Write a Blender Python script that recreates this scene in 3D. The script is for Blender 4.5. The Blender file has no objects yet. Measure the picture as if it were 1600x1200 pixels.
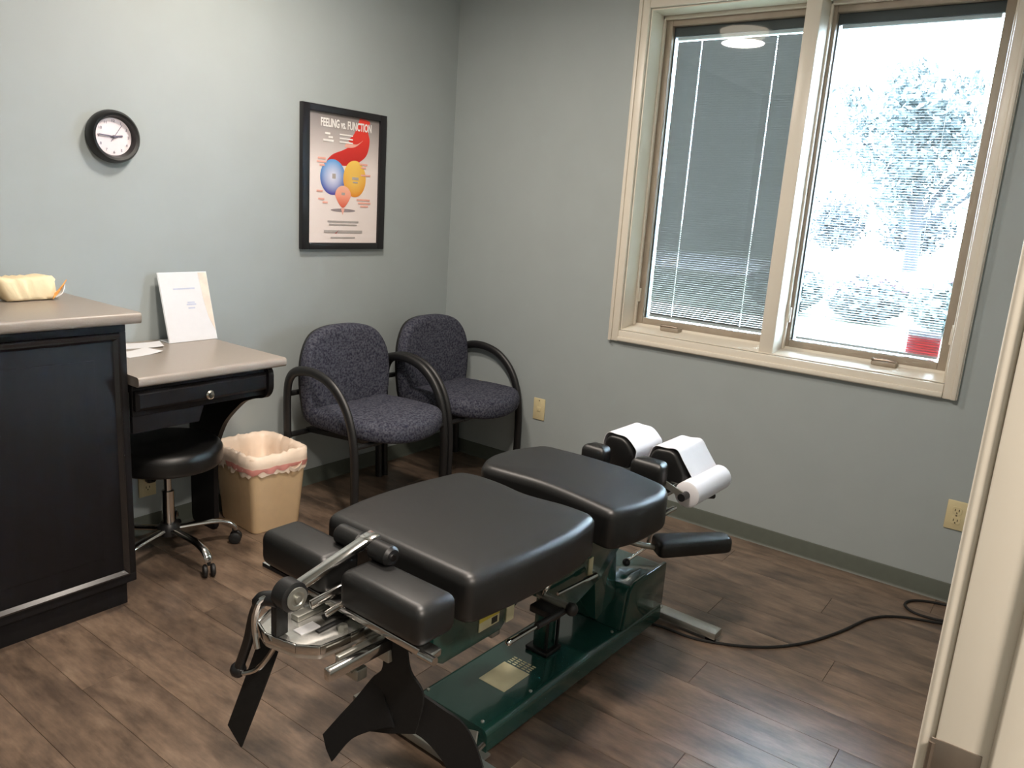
import bpy, bmesh, math, random
from mathutils import Vector, Matrix
random.seed(7)
PI = math.pi
SC = bpy.context.scene
COL = SC.collection

# ------------------------------------------------------------------ camera
F_PX = 1212.376
YAW, PITCH, ROLL = math.radians(35.98178), math.radians(-12.93110), math.radians(3.90469)
CAM = Vector((-3.3054, -2.898, 1.40))
fw = Vector((math.cos(PITCH)*math.cos(YAW), math.cos(PITCH)*math.sin(YAW), math.sin(PITCH)))
r0 = Vector((math.sin(YAW), -math.cos(YAW), 0)); u0 = r0.cross(fw)
rt = math.cos(ROLL)*r0 + math.sin(ROLL)*u0
up = -math.sin(ROLL)*r0 + math.cos(ROLL)*u0
cd = bpy.data.cameras.new('camera'); cam = bpy.data.objects.new('camera', cd); COL.objects.link(cam)
cd.sensor_fit = 'HORIZONTAL'; cd.sensor_width = 36.0; cd.lens = 36.0*F_PX/1600.0
cd.clip_start = 0.02; cd.clip_end = 400
M = Matrix.Identity(4)
for i in range(3):
    M[i][0] = rt[i]; M[i][1] = up[i]; M[i][2] = -fw[i]; M[i][3] = CAM[i]
cam.matrix_world = M
SC.camera = cam

# ------------------------------------------------------------------ world, exposure, area lights
SC.view_settings.view_transform = 'Standard'; SC.view_settings.look = 'None'
SC.view_settings.gamma = 1.0; SC.view_settings.use_curve_mapping = False
SC.view_settings.exposure = 0.0
w = bpy.data.worlds.new('overcast_sky'); SC.world = w; w.use_nodes = True
bg = w.node_tree.nodes['Background']
bg.inputs[0].default_value = (0.70, 0.83, 1.0, 1); bg.inputs[1].default_value = 60.0
LAMP_A, LAMP_B, LAMP_H = 27.0, 44.0, 63.0      # ceiling lamps: by the clock wall, by the door, in the hall
WARM = (1.0, 0.885, 0.785)

def area_lamp(name, loc, size, power, col):
    l = bpy.data.lights.new(name, 'AREA'); l.shape = 'DISK'; l.size = size; l.energy = power; l.color = col
    o = bpy.data.objects.new(name, l); COL.objects.link(o); o.location = loc
    return o

# ------------------------------------------------------------------ materials
def lin(c):
    return tuple(((v/255)/12.92 if v/255 <= .04045 else ((v/255+.055)/1.055)**2.4) for v in c[:3])

MATS = {}
def mat(name, rgb, rough=.5, metal=0.0, var=.06, scale=30.0, bump=0.0, bscale=200.0, coat=0.0, spec=.5, stretch=None, rgb2=None):
    m = bpy.data.materials.new(name); m.use_nodes = True; MATS[name] = m
    nt = m.node_tree; b = nt.nodes['Principled BSDF']
    tc = nt.nodes.new('ShaderNodeTexCoord'); src = tc.outputs['Object']
    if stretch:
        mp = nt.nodes.new('ShaderNodeMapping'); mp.inputs['Scale'].default_value = stretch
        nt.links.new(src, mp.inputs[0]); src = mp.outputs[0]
    n = nt.nodes.new('ShaderNodeTexNoise'); n.inputs['Scale'].default_value = scale; n.inputs['Detail'].default_value = 3
    nt.links.new(src, n.inputs['Vector'])
    r = nt.nodes.new('ShaderNodeValToRGB')
    c = lin(rgb)
    if rgb2: lo, hi = lin(rgb2), c
    else: lo, hi = tuple(v*(1-var) for v in c), tuple(min(1, v*(1+var)) for v in c)
    r.color_ramp.elements[0].color = (*lo, 1); r.color_ramp.elements[1].color = (*hi, 1)
    r.color_ramp.elements[0].position = .35; r.color_ramp.elements[1].position = .65
    nt.links.new(n.outputs[0], r.inputs[0]); nt.links.new(r.outputs[0], b.inputs['Base Color'])
    b.inputs['Roughness'].default_value = rough; b.inputs['Metallic'].default_value = metal
    b.inputs['Specular IOR Level'].default_value = spec
    if coat: b.inputs['Coat Weight'].default_value = coat; b.inputs['Coat Roughness'].default_value = .06
    if bump:
        n2 = nt.nodes.new('ShaderNodeTexNoise'); n2.inputs['Scale'].default_value = bscale
        nt.links.new(src, n2.inputs['Vector'])
        bp = nt.nodes.new('ShaderNodeBump'); bp.inputs['Strength'].default_value = bump; bp.inputs['Distance'].default_value = .002
        nt.links.new(n2.outputs[0], bp.inputs['Height']); nt.links.new(bp.outputs[0], b.inputs['Normal'])
    return m

def emit(name, rgb, strength):
    m = bpy.data.materials.new(name); m.use_nodes = True; MATS[name] = m
    b = m.node_tree.nodes['Principled BSDF']
    b.inputs['Base Color'].default_value = (*lin(rgb), 1)
    b.inputs['Emission Color'].default_value = (*lin(rgb), 1); b.inputs['Emission Strength'].default_value = strength
    return m

mat('wall_paint', (163, 171, 171), .55, var=.015, scale=6, bump=.05, bscale=350)
mat('ceiling_paint', (215, 214, 208), .9, var=.01)
mat('cove_vinyl', (84, 89, 80), .5, var=.04)
mat('white_trim', (226, 218, 203), .35, var=.01, scale=8)
mat('tan_sash', (158, 146, 130), .45, var=.05, scale=14)
mat('dark_glazing', (78, 84, 88), .5)
mat('blind_slat', (142, 140, 138), .55, var=.01)
mat('blind_white', (232, 236, 240), .5, var=.01)
mat('steel_hardware', (140, 128, 116), .38, .8, var=.05)
mat('black_vinyl', (21, 21, 21), .40, var=.05, scale=60, bump=.12, bscale=900, spec=.55)
mat('green_enamel', (28, 64, 57), .16, var=.05, scale=8, coat=.6)
mat('chrome', (205, 203, 200), .14, 1.0, var=.03)
mat('plate_steel', (198, 197, 192), .22, .75, var=.12, scale=14)
mat('steel_flat', (168, 168, 160), .38, .8, var=.05, scale=18)
mat('black_plastic', (24, 24, 25), .4, var=.05)
mat('black_rubber', (20, 20, 20), .6, var=.05)
mat('webbing', (13, 13, 14), .85, var=.15, scale=300, bump=.2, bscale=700)
mat('paper_white', (222, 222, 224), .8, var=.01)
mat('head_paper', (216, 214, 217), .75, var=.01, bump=.15, bscale=25)
mat('flyer_cream', (226, 214, 200), .7); mat('flyer_ink', (190, 196, 214), .7)
mat('label_cream', (205, 197, 160), .5, var=.03)
mat('label_yellow', (196, 176, 60), .5)
mat('label_ink', (40, 42, 38), .6)
mat('chair_frame', (27, 27, 28), .42, var=.05)
mat('dark_wood', (19, 17, 18), .58, var=.12, scale=25, stretch=(1, 1, .12), spec=.25)
mat('dark_wood_gloss', (34, 31, 31), .22, var=.10, scale=25, stretch=(1, 1, .12), coat=.8)
mat('counter_laminate', (150, 141, 132), .32, var=.025, scale=300)
mat('counter_edge', (138, 136, 132), .35, var=.03, scale=200)
mat('knob_nickel', (205, 200, 190), .2, 1.0)
mat('bin_tan', (232, 202, 160), .5, var=.02)
mat('liner', (240, 220, 200), .45, var=.03, scale=20, bump=.3, bscale=40)
mat('liner_pink', (222, 150, 140), .5, var=.08)
mat('outlet_ivory', (214, 200, 158), .4, var=.02)
mat('outlet_slot', (60, 52, 38), .6)
mat('kraft_paper', (238, 218, 178), .75, var=.03, scale=20, bump=.5, bscale=35)
mat('bag_orange', (228, 158, 80), .7)
mat('clock_face', (232, 222, 226), .4, var=.01)
mat('clock_ink', (104, 98, 116), .5)
mat('picture_frame', (28, 27, 30), .35, var=.05)
mat('cord_black', (26, 25, 24), .5)
mat('grass', (78, 82, 66), .9, var=.2, scale=2)
mat('concrete', (170, 168, 162), .9, var=.04, scale=3)
mat('asphalt', (150, 150, 150), .9, var=.05, scale=4)
mat('bark', (40, 42, 46), .9, var=.2, scale=20)
mat('leaf', (64, 72, 72), .7, var=.25, scale=3)
mat('leaf_dark', (60, 66, 70), .7, var=.25, scale=3)
mat('leaf_light', (62, 70, 68), .7, var=.25, scale=3)
mat('flower', (100, 78, 84), .7, var=.1)
def decal(name, rgb):                  # thin printed film that lets daylight through
    m = mat(name, rgb, .5); nt = m.node_tree; N = nt.nodes; L = nt.links
    t = N.new('ShaderNodeBsdfTranslucent'); t.inputs[0].default_value = (*lin(rgb), 1)
    mx = N.new('ShaderNodeMixShader'); mx.inputs[0].default_value = .20
    L.new(N['Principled BSDF'].outputs[0], mx.inputs[1]); L.new(t.outputs[0], mx.inputs[2])
    L.new(mx.outputs[0], N['Material Output'].inputs[0])
decal('sticker_red', (236, 138, 142)); decal('sticker_white', (245, 240, 244))
emit('lamp_glass', (255, 236, 212), 4.0)

def fabric():
    m = mat('chair_fabric', (86, 88, 98), .95, rgb2=(42, 43, 58), scale=110, bump=.5, bscale=260, spec=.2)
    return m
fabric()

def plank_mat():
    m = bpy.data.materials.new('wood_vinyl'); m.use_nodes = True; MATS['wood_vinyl'] = m
    nt = m.node_tree; N = nt.nodes; L = nt.links; b = N['Principled BSDF']
    tc = N.new('ShaderNodeTexCoord'); oi = N.new('ShaderNodeObjectInfo')
    mul = N.new('ShaderNodeMath'); mul.operation = 'MULTIPLY'; mul.inputs[1].default_value = 60
    L.new(oi.outputs['Random'], mul.inputs[0])
    cb = N.new('ShaderNodeCombineXYZ'); L.new(mul.outputs[0], cb.inputs[2])
    def layer(sc, scale, detail):
        mp = N.new('ShaderNodeMapping'); mp.inputs['Scale'].default_value = sc
        L.new(tc.outputs['Object'], mp.inputs[0])
        ad = N.new('ShaderNodeVectorMath'); ad.operation = 'ADD'
        L.new(mp.outputs[0], ad.inputs[0]); L.new(cb.outputs[0], ad.inputs[1])
        n = N.new('ShaderNodeTexNoise'); n.inputs['Scale'].default_value = scale; n.inputs['Detail'].default_value = detail
        n.inputs['Roughness'].default_value = .68
        L.new(ad.outputs[0], n.inputs['Vector']); return n.outputs[0]
    a = layer((17, 5.0, 1), 1.0, 7)       # smoky patches along the plank
    g = layer((110, 9, 1), 1.0, 4)         # fine grain
    r = N.new('ShaderNodeValToRGB'); e = r.color_ramp.elements
    e[0].position = .25; e[0].color = (*lin((60, 52, 46)), 1)
    e[1].position = .75; e[1].color = (*lin((141, 122, 104)), 1)
    k = e.new(.42); k.color = (*lin((94, 79, 67)), 1)
    k = e.new(.58); k.color = (*lin((120, 101, 85)), 1)
    L.new(a, r.inputs[0])
    mx = N.new('ShaderNodeMix'); mx.data_type = 'RGBA'; mx.blend_type = 'MULTIPLY'; mx.inputs['Factor'].default_value = .5
    r2 = N.new('ShaderNodeValToRGB'); r2.color_ramp.elements[0].color = (.62, .6, .58, 1); r2.color_ramp.elements[1].color = (1, 1, 1, 1)
    r2.color_ramp.elements[0].position = .3; r2.color_ramp.elements[1].position = .6
    L.new(g, r2.inputs[0]); L.new(r.outputs[0], mx.inputs['A']); L.new(r2.outputs[0], mx.inputs['B'])
    hs = N.new('ShaderNodeHueSaturation'); mr = N.new('ShaderNodeMapRange')
    mr.inputs['To Min'].default_value = .82; mr.inputs['To Max'].default_value = 1.14
    L.new(oi.outputs['Random'], mr.inputs['Value']); L.new(mr.outputs[0], hs.inputs['Value'])
    L.new(mx.outputs['Result'], hs.inputs['Color']); L.new(hs.outputs[0], b.inputs['Base Color'])
    b.inputs['Roughness'].default_value = .33; b.inputs['Specular IOR Level'].default_value = .85
    bp = N.new('ShaderNodeBump'); bp.inputs['Strength'].default_value = .06; bp.inputs['Distance'].default_value = .002
    L.new(g, bp.inputs['Height']); L.new(bp.outputs[0], b.inputs['Normal'])
plank_mat()

def glass_mat(name, tint):
    m = bpy.data.materials.new(name); m.use_nodes = True; MATS[name] = m
    nt = m.node_tree; N = nt.nodes; L = nt.links; N.clear()
    o = N.new('ShaderNodeOutputMaterial'); t = N.new('ShaderNodeBsdfTransparent'); g = N.new('ShaderNodeBsdfGlossy')
    t.inputs[0].default_value = (*tint, 1); g.inputs['Roughness'].default_value = .02
    f = N.new('ShaderNodeFresnel'); ge = N.new('ShaderNodeNewGeometry'); mi = N.new('ShaderNodeMapRange')
    mi.inputs['To Min'].default_value = 1.5; mi.inputs['To Max'].default_value = 1/1.5      # thin pane: same reflectance from both sides
    L.new(ge.outputs['Backfacing'], mi.inputs['Value']); L.new(mi.outputs[0], f.inputs[0])
    mx = N.new('ShaderNodeMixShader'); L.new(f.outputs[0], mx.inputs[0]); L.new(t.outputs[0], mx.inputs[1]); L.new(g.outputs[0], mx.inputs[2])
    L.new(mx.outputs[0], o.inputs[0])
glass_mat('window_glass', (.97, .99, .99)); glass_mat('tinted_glass', (.86, .89, .89))

def sheet_mat():                       # printed poster ground: grey at the top fading to white, part of the print
    m = bpy.data.materials.new('poster_print'); m.use_nodes = True; MATS['poster_print'] = m
    nt = m.node_tree; N = nt.nodes; L = nt.links; b = N['Principled BSDF']
    tc = N.new('ShaderNodeTexCoord'); s = N.new('ShaderNodeSeparateXYZ'); L.new(tc.outputs['Object'], s.inputs[0])
    mr = N.new('ShaderNodeMapRange'); mr.inputs['From Min'].default_value = .05; mr.inputs['From Max'].default_value = .29
    L.new(s.outputs[2], mr.inputs['Value'])
    r = N.new('ShaderNodeValToRGB'); r.color_ramp.elements[0].color = (*lin((238, 226, 222)), 1)
    r.color_ramp.elements[1].color = (*lin((126, 120, 118)), 1)
    L.new(mr.outputs[0], r.inputs[0]); L.new(r.outputs[0], b.inputs['Base Color']); b.inputs['Roughness'].default_value = .35
sheet_mat()
def print_grad(name, top, bot, z0, z1):
    m = bpy.data.materials.new(name); m.use_nodes = True; MATS[name] = m
    nt = m.node_tree; N = nt.nodes; L = nt.links; b = N['Principled BSDF']
    tc = N.new('ShaderNodeTexCoord'); s = N.new('ShaderNodeSeparateXYZ'); L.new(tc.outputs['Object'], s.inputs[0])
    mr = N.new('ShaderNodeMapRange'); mr.inputs['From Min'].default_value = z0; mr.inputs['From Max'].default_value = z1
    L.new(s.outputs[2], mr.inputs['Value'])
    r = N.new('ShaderNodeValToRGB'); r.color_ramp.elements[0].color = (*lin(bot), 1); r.color_ramp.elements[1].color = (*lin(top), 1)
    k = r.color_ramp.elements.new(.5); k.color = (*[(x+y)/2*1.15 for x, y in zip(lin(top), lin(bot))], 1)
    L.new(mr.outputs[0], r.inputs[0]); L.new(r.outputs[0], b.inputs['Base Color']); b.inputs['Roughness'].default_value = .35
print_grad('ink_orange', (240, 190, 165), (216, 80, 50), -.13, -.02)
def print_oval(name, cx, cz, rx, rz, light, top, bot):     # printed balloon: pale middle, coloured towards its rim
    m = bpy.data.materials.new(name); m.use_nodes = True; MATS[name] = m
    nt = m.node_tree; N = nt.nodes; L = nt.links; b = N['Principled BSDF']; b.inputs['Roughness'].default_value = .35
    tc = N.new('ShaderNodeTexCoord'); mp = N.new('ShaderNodeMapping')
    mp.inputs['Location'].default_value = (-cx/rx, 0, -cz/rz); mp.inputs['Scale'].default_value = (1/rx, 0, 1/rz)
    L.new(tc.outputs['Object'], mp.inputs[0])
    ln = N.new('ShaderNodeVectorMath'); ln.operation = 'LENGTH'; L.new(mp.outputs[0], ln.inputs[0])
    se = N.new('ShaderNodeSeparateXYZ'); L.new(mp.outputs[0], se.inputs[0])
    mr = N.new('ShaderNodeMapRange'); mr.inputs['From Min'].default_value = -1; L.new(se.outputs[2], mr.inputs['Value'])
    c1 = N.new('ShaderNodeMix'); c1.data_type = 'RGBA'; L.new(mr.outputs[0], c1.inputs['Factor'])
    c1.inputs['A'].default_value = (*lin(bot), 1); c1.inputs['B'].default_value = (*lin(top), 1)
    m2 = N.new('ShaderNodeMapRange'); m2.inputs['From Min'].default_value = .15; m2.inputs['From Max'].default_value = .95
    L.new(ln.outputs['Value'], m2.inputs['Value'])
    c2 = N.new('ShaderNodeMix'); c2.data_type = 'RGBA'; L.new(m2.outputs[0], c2.inputs['Factor'])
    c2.inputs['A'].default_value = (*lin(light), 1); L.new(c1.outputs['Result'], c2.inputs['B'])
    L.new(c2.outputs['Result'], b.inputs['Base Color'])
print_oval('ink_blue', -.07, .012, .074, .080, (224, 226, 246), (96, 168, 228), (78, 66, 160))
print_oval('ink_yellow', .062, .01, .07, .084, (240, 196, 96), (246, 206, 96), (226, 140, 40))
print_grad('ink_red', (222, 62, 48), (196, 40, 34), .09, .29)
mat('ink_white', (244, 240, 236), .4); mat('ink_grey', (176, 168, 164), .4); mat('ink_pink', (238, 176, 160), .4)
mat('ink_dark', (150, 138, 140), .4)

# ------------------------------------------------------------------ mesh helpers
def newbm(): return bmesh.new()
def merge(bm, t):
    me = bpy.data.meshes.new('t'); t.to_mesh(me); t.free(); bm.from_mesh(me); bpy.data.meshes.remove(me)

def box(bm, x0, x1, y0, y1, z0, z1, bev=0.0, seg=2, mtx=None):
    t = bmesh.new(); bmesh.ops.create_cube(t, size=1)
    for v in t.verts:
        v.co = Vector(((x0+x1)/2+v.co.x*(x1-x0), (y0+y1)/2+v.co.y*(y1-y0), (z0+z1)/2+v.co.z*(z1-z0)))
    if bev: bmesh.ops.bevel(t, geom=list(t.edges), offset=bev, segments=seg, affect='EDGES', profile=.5)
    if mtx: bmesh.ops.transform(t, matrix=mtx, verts=t.verts)
    merge(bm, t); return bm

def bar(bm, p0, p1, wside, h, side, bev=0.0):
    """flat bar from p0 to p1, width wside along 'side', height h along the third axis"""
    p0, p1 = Vector(p0), Vector(p1); d = (p1-p0); L = d.length; d.normalize()
    s = Vector(side); s = (s-d*s.dot(d)).normalized(); n = d.cross(s)
    m = Matrix.Identity(4)
    for i in range(3): m[i][0] = d[i]; m[i][1] = s[i]; m[i][2] = n[i]; m[i][3] = p0[i]
    return box(bm, 0, L, -wside/2, wside/2, -h/2, h/2, bev, 2, m)

def tube(bm, path, ra, rb=None, side=None, n=10, caps=True):
    rb = rb or ra
    P = [Vector(p) for p in path]; rings = []
    prev = Vector(side) if side else None
    for i, p in enumerate(P):
        t = (P[min(i+1, len(P)-1)]-P[max(i-1, 0)]).normalized()
        if prev is None:
            prev = Vector((0, 0, 1)) if abs(t.z) < .9 else Vector((1, 0, 0))
        s = (prev-t*prev.dot(t)).normalized(); prev = s; q = t.cross(s)
        a = ra[i] if isinstance(ra, (list, tuple)) else ra
        b_ = rb[i] if isinstance(rb, (list, tuple)) else rb
        rings.append([bm.verts.new(p+s*math.cos(2*PI*k/n)*a+q*math.sin(2*PI*k/n)*b_) for k in range(n)])
    for A, B in zip(rings, rings[1:]):
        for k in range(n): bm.faces.new((A[k], A[(k+1) % n], B[(k+1) % n], B[k]))
    if caps: bm.faces.new(rings[0][::-1]); bm.faces.new(rings[-1])
    return bm

def spline(pts, sub=6):
    P = [Vector(p) for p in pts]; out = []
    for i in range(len(P)-1):
        a, b, c, d = P[max(i-1, 0)], P[i], P[i+1], P[min(i+2, len(P)-1)]
        for k in range(sub):
            t = k/sub
            out.append(.5*((2*b)+(c-a)*t+(2*a-5*b+4*c-d)*t*t+(3*b-a-3*c+d)*t**3))
    out.append(P[-1]); return out

def lathe(bm, prof, c=(0, 0, 0), axis='Z', n=32):
    c = Vector(c); rings = []
    for r, h in prof:
        ring = []
        for k in range(n):
            a = 2*PI*k/n; x, y = r*math.cos(a), r*math.sin(a)
            v = {'Z': (x, y, h), 'Y': (x, h, y), 'X': (h, x, y)}[axis]
            ring.append(bm.verts.new(c+Vector(v)))
        rings.append(ring)
    for A, B in zip(rings, rings[1:]):
        for k in range(n): bm.faces.new((A[k], A[(k+1) % n], B[(k+1) % n], B[k]))
    bm.faces.new(rings[0][::-1]); bm.faces.new(rings[-1]); return bm

def ball(bm, c, r, sx=1, sy=1, sz=1, n=12):
    t = bmesh.new(); bmesh.ops.create_uvsphere(t, u_segments=n, v_segments=max(6, n//2), radius=r)
    for v in t.verts: v.co = Vector((v.co.x*sx, v.co.y*sy, v.co.z*sz))+Vector(c)
    merge(bm, t); return bm

def prism(bm, poly, h0, h1, plane='XY', bev=0.0, seg=2, mtx=None):
    """extrude a 2D polygon; plane says which axes the polygon uses, h along the third"""
    t = bmesh.new()
    def P(a, b, h): return {'XY': (a, b, h), 'YZ': (h, a, b), 'XZ': (a, h, b)}[plane]
    A = [t.verts.new(P(a, b, h0)) for a, b in poly]; B = [t.verts.new(P(a, b, h1)) for a, b in poly]
    t.faces.new(A[::-1]); t.faces.new(B); n = len(poly)
    for k in range(n): t.faces.new((A[k], A[(k+1) % n], B[(k+1) % n], B[k]))
    bmesh.ops.recalc_face_normals(t, faces=t.faces)
    if bev:
        bmesh.ops.bevel(t, geom=[e for e in t.edges if e.calc_face_angle(0) > .5], offset=bev, segments=seg, affect='EDGES', profile=.5)
    if mtx: bmesh.ops.transform(t, matrix=mtx, verts=t.verts)
    merge(bm, t); return bm

def rounded(poly, r, seg=5):
    """round the corners of a polygon"""
    out = []; n = len(poly)
    for i in range(n):
        p0, p, p1 = Vector(poly[i-1]), Vector(poly[i]), Vector(poly[(i+1) % n])
        a, b = (p0-p), (p1-p); rr = min(r if not isinstance(r, (list, tuple)) else r[i], a.length*.48, b.length*.48)
        a.normalize(); b.normalize(); A, B = p+a*rr, p+b*rr
        for k in range(seg+1):
            t = k/seg; out.append(tuple((1-t)**2*A+2*t*(1-t)*p+t*t*B))
    return out

def resample(poly, step):
    out = []; n = len(poly)
    for i in range(n):
        a, b = Vector(poly[i]), Vector(poly[(i+1) % n]); L = (b-a).length
        if L < 1e-6: continue
        k = max(1, int(L/step))
        out += [tuple(a+(b-a)*j/k) for j in range(k)]
    return out

def pad(bm, outline, z0, z1, rtop, rbot=.006, crown=.0, shape=None, seg=5):
    """upholstered cushion: rounded edges, slightly crowned top. outline in XY, CCW. shape maps (x,y,z)->Vector"""
    P = [Vector(p) for p in outline]; n = len(P)
    area = sum(P[i].x*P[(i+1) % n].y-P[(i+1) % n].x*P[i].y for i in range(n))
    if area < 0: P.reverse()
    N = []
    for i in range(n):
        t = (P[(i+1) % n]-P[i-1]).normalized(); N.append(Vector((t.y, -t.x)))
    c = sum(P, Vector((0, 0)))/n
    S = shape or (lambda x, y, z: Vector((x, y, z)))
    rings = []
    def ring(off, z, f=1.0):
        R = []
        for p, m in zip(P, N):
            q = p-m*off; q = c+(q-c)*f; R.append(bm.verts.new(S(q.x, q.y, z)))
        rings.append(R)
    ring(rbot+.004, z0)
    for k in range(1, 4):
        a = k/3*PI/2; ring(rbot*(1-math.sin(a)), z0+rbot*(1-math.cos(a)))
    for k in range(seg+1):
        a = k/seg*PI/2; ring(rtop*(1-math.cos(a)), z1-rtop+rtop*math.sin(a))
    for f in (.85, .6, .3): ring(rtop, z1+crown*(1-f*f), f)
    for A, B in zip(rings, rings[1:]):
        for k in range(n): bm.faces.new((A[k], A[(k+1) % n], B[(k+1) % n], B[k]))
    bm.faces.new(rings[0][::-1])
    q = bm.verts.new(S(c.x, c.y, z1+crown))
    for k in range(n): bm.faces.new((rings[-1][k], rings[-1][(k+1) % n], q))
    return bm

def ribbon(bm, pts, widths, thick, sub=6):
    """a strap: pts centres, widths vectors (half width)"""
    C = spline(pts, sub); W = spline(widths, sub); rings = []
    for i, (c, h) in enumerate(zip(C, W)):
        t = (C[min(i+1, len(C)-1)]-C[max(i-1, 0)]).normalized(); n = t.cross(h).normalized()*thick/2
        rings.append([bm.verts.new(c-h-n), bm.verts.new(c+h-n), bm.verts.new(c+h+n), bm.verts.new(c-h+n)])
    for A, B in zip(rings, rings[1:]):
        for k in range(4): bm.faces.new((A[k], A[(k+1) % 4], B[(k+1) % 4], B[k]))
    bm.faces.new(rings[0][::-1]); bm.faces.new(rings[-1]); return bm

def obj(name, bm, m, parent=None, loc=(0, 0, 0), smooth=True, sharp=38, label=None, stuff=False):
    bmesh.ops.recalc_face_normals(bm, faces=bm.faces)
    me = bpy.data.meshes.new(name); bm.to_mesh(me); bm.free()
    me.materials.append(MATS[m])
    if smooth:
        for p in me.polygons: p.use_smooth = True
        me.set_sharp_from_angle(angle=math.radians(sharp))
    o = bpy.data.objects.new(name, me); COL.objects.link(o); o.location = loc
    if parent: o.parent = parent
    if label: o['label'] = label
    if stuff: o['kind'] = 'stuff'
    return o

def thing(name, label, cat, loc=(0, 0, 0), rz=0.0, group=None):
    o = bpy.data.objects.new(name, None); COL.objects.link(o); o.empty_display_size = .1
    o.location = loc; o.rotation_euler = (0, 0, rz); o['label'] = label; o['category'] = cat
    if group: o['group'] = group
    return o
def tag(o, label, cat, group=None):
    o['label'] = label; o['category'] = cat
    if group: o['group'] = group
    return o
def struct(o): o['kind'] = 'structure'; return o
def copy_tree(o, parent=None):
    c = o.copy(); COL.objects.link(c)
    if parent: c.parent = parent
    for ch in list(o.children): copy_tree(ch, c)
    return c

def text_bm(s, size, extrude=.0002, align='CENTER', bold=0.0):
    cu = bpy.data.curves.new('t', 'FONT'); cu.body = s; cu.size = size; cu.extrude = extrude; cu.align_x = align; cu.align_y = 'CENTER'
    cu.resolution_u = 3; cu.offset = bold
    o = bpy.data.objects.new('t', cu); COL.objects.link(o)
    me = o.to_mesh(); bm = bmesh.new(); bm.from_mesh(me); o.to_mesh_clear()
    bpy.data.objects.remove(o); bpy.data.curves.remove(cu); return bm

# ------------------------------------------------------------------ setting
XL, YF, ZC = -4.2, -2.856, 2.6
YH = -4.3                                    # far side of the hall outside the doorway
fl = struct(obj('floor', box(newbm(), XL-.15, .15, YH-.15, .15, -.12, -.006), 'wood_vinyl', smooth=False))
PW, PL = .152, 1.22
def plank_mesh(wd, ln):
    bm = newbm(); e = .0007
    t = box(bm, 0, wd-.0005, 0, ln-.0005, -.006, -.0014)
    vs = [bm.verts.new(p) for p in ((e, e, 0), (wd-.0005-e, e, 0), (wd-.0005-e, ln-.0005-e, 0), (e, ln-.0005-e, 0))]
    bm.verts.ensure_lookup_table()
    top = [f for f in bm.faces if all(abs(v.co.z+.0014) < 1e-6 for v in f.verts)]
    for f in top: bm.faces.remove(f)
    lo = [min((v for v in bm.verts if abs(v.co.z+.0014) < 1e-6), key=lambda v: (v.co-q.co).length) for q in vs]
    bm.faces.new(vs)
    for k in range(4): bm.faces.new((lo[k], lo[(k+1) % 4], vs[(k+1) % 4], vs[k]))
    bmesh.ops.recalc_face_normals(bm, faces=bm.faces)
    me = bpy.data.meshes.new('plank'); bm.to_mesh(me); bm.free(); me.materials.append(MATS['wood_vinyl']); return me
full = plank_mesh(PW, PL); cache = {}
x = -PW; col = 0
while x > XL-PW:
    y = 0.0-((col*.47) % PL) ; first = True
    top = 0.0; cuts = []
    yy = -((col*.45+.2) % PL)
    edges = [0.0]
    while yy > YF-.06:
        edges.append(yy); yy -= PL
    edges.append(YF-.1)
    for a, b in zip(edges, edges[1:]):
        ln = round(a-b, 4)
        if ln < .02: continue
        if abs(ln-PL) < 1e-3: me = full
        else: me = cache.setdefault(ln, plank_mesh(PW, ln))
        o = bpy.data.objects.new('plank', me); COL.objects.link(o); o.parent = fl; o.location = (max(x, XL), b, 0)
    x -= PW; col += 1

# walls
struct(obj('wall_back', box(newbm(), XL-.15, .15, 0, .15, -.12, ZC), 'wall_paint', smooth=False))
struct(obj('wall_left', box(newbm(), XL-.15, XL, YH, 0, -.12, ZC), 'wall_paint', smooth=False))
WY0, WY1, WZ0, WZ1 = -2.522, -1.123, .853, 2.283           # window opening
bm = newbm()
box(bm, 0, .20, YH, WY0, -.12, ZC); box(bm, 0, .20, WY1, 0, -.12, ZC)
box(bm, 0, .20, WY0, WY1, -.12, WZ0); box(bm, 0, .20, WY0, WY1, WZ1, ZC)
struct(obj('wall_right', bm, 'wall_paint', smooth=False))
DX0, DX1, DZ = -3.42, -2.44, 2.12                         # doorway
bm = newbm()
box(bm, XL, DX0, YF-.12, YF, 0, ZC); box(bm, DX1, 0, YF-.12, YF, 0, ZC); box(bm, DX0, DX1, YF-.12, YF, DZ, ZC)
struct(obj('wall_front', bm, 'wall_paint', smooth=False))
struct(obj('wall_hall', box(newbm(), XL-.15, .15, YH-.15, YH, -.12, ZC), 'wall_paint', smooth=False))
struct(obj('ceiling', box(newbm(), XL-.15, .15, YH-.15, .15, ZC, ZC+.1), 'ceiling_paint', smooth=False))

def cove(name, pts):      # cove base: thin strip with a small toe, along x or y
    bm = newbm()
    (x0, y0), (x1, y1), (nx, ny) = pts
    prof = [(0, 0), (.012, 0), (.009, .004), (.005, .012), (.004, .074), (.002, .077), (0, .077)]
    a = [bm.verts.new((x0+nx*p, y0+ny*p, z)) for p, z in prof]; b = [bm.verts.new((x1+nx*p, y1+ny*p, z)) for p, z in prof]
    for k in range(len(prof)): bm.faces.new((a[k], a[(k+1) % 7], b[(k+1) % 7], b[k]))
    bm.faces.new(a); bm.faces.new(b[::-1])
    return struct(obj(name, bm, 'cove_vinyl'))
cove('baseboard_back', ((XL, 0), (0, 0), (0, -1)))
cove('baseboard_right', ((0, 0), (0, YF), (-1, 0)))
cove('baseboard_left', ((XL, YF), (XL, 0), (1, 0)))
cove('baseboard_front', ((DX1+.07, YF), (0, YF), (0, 1)))

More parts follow.
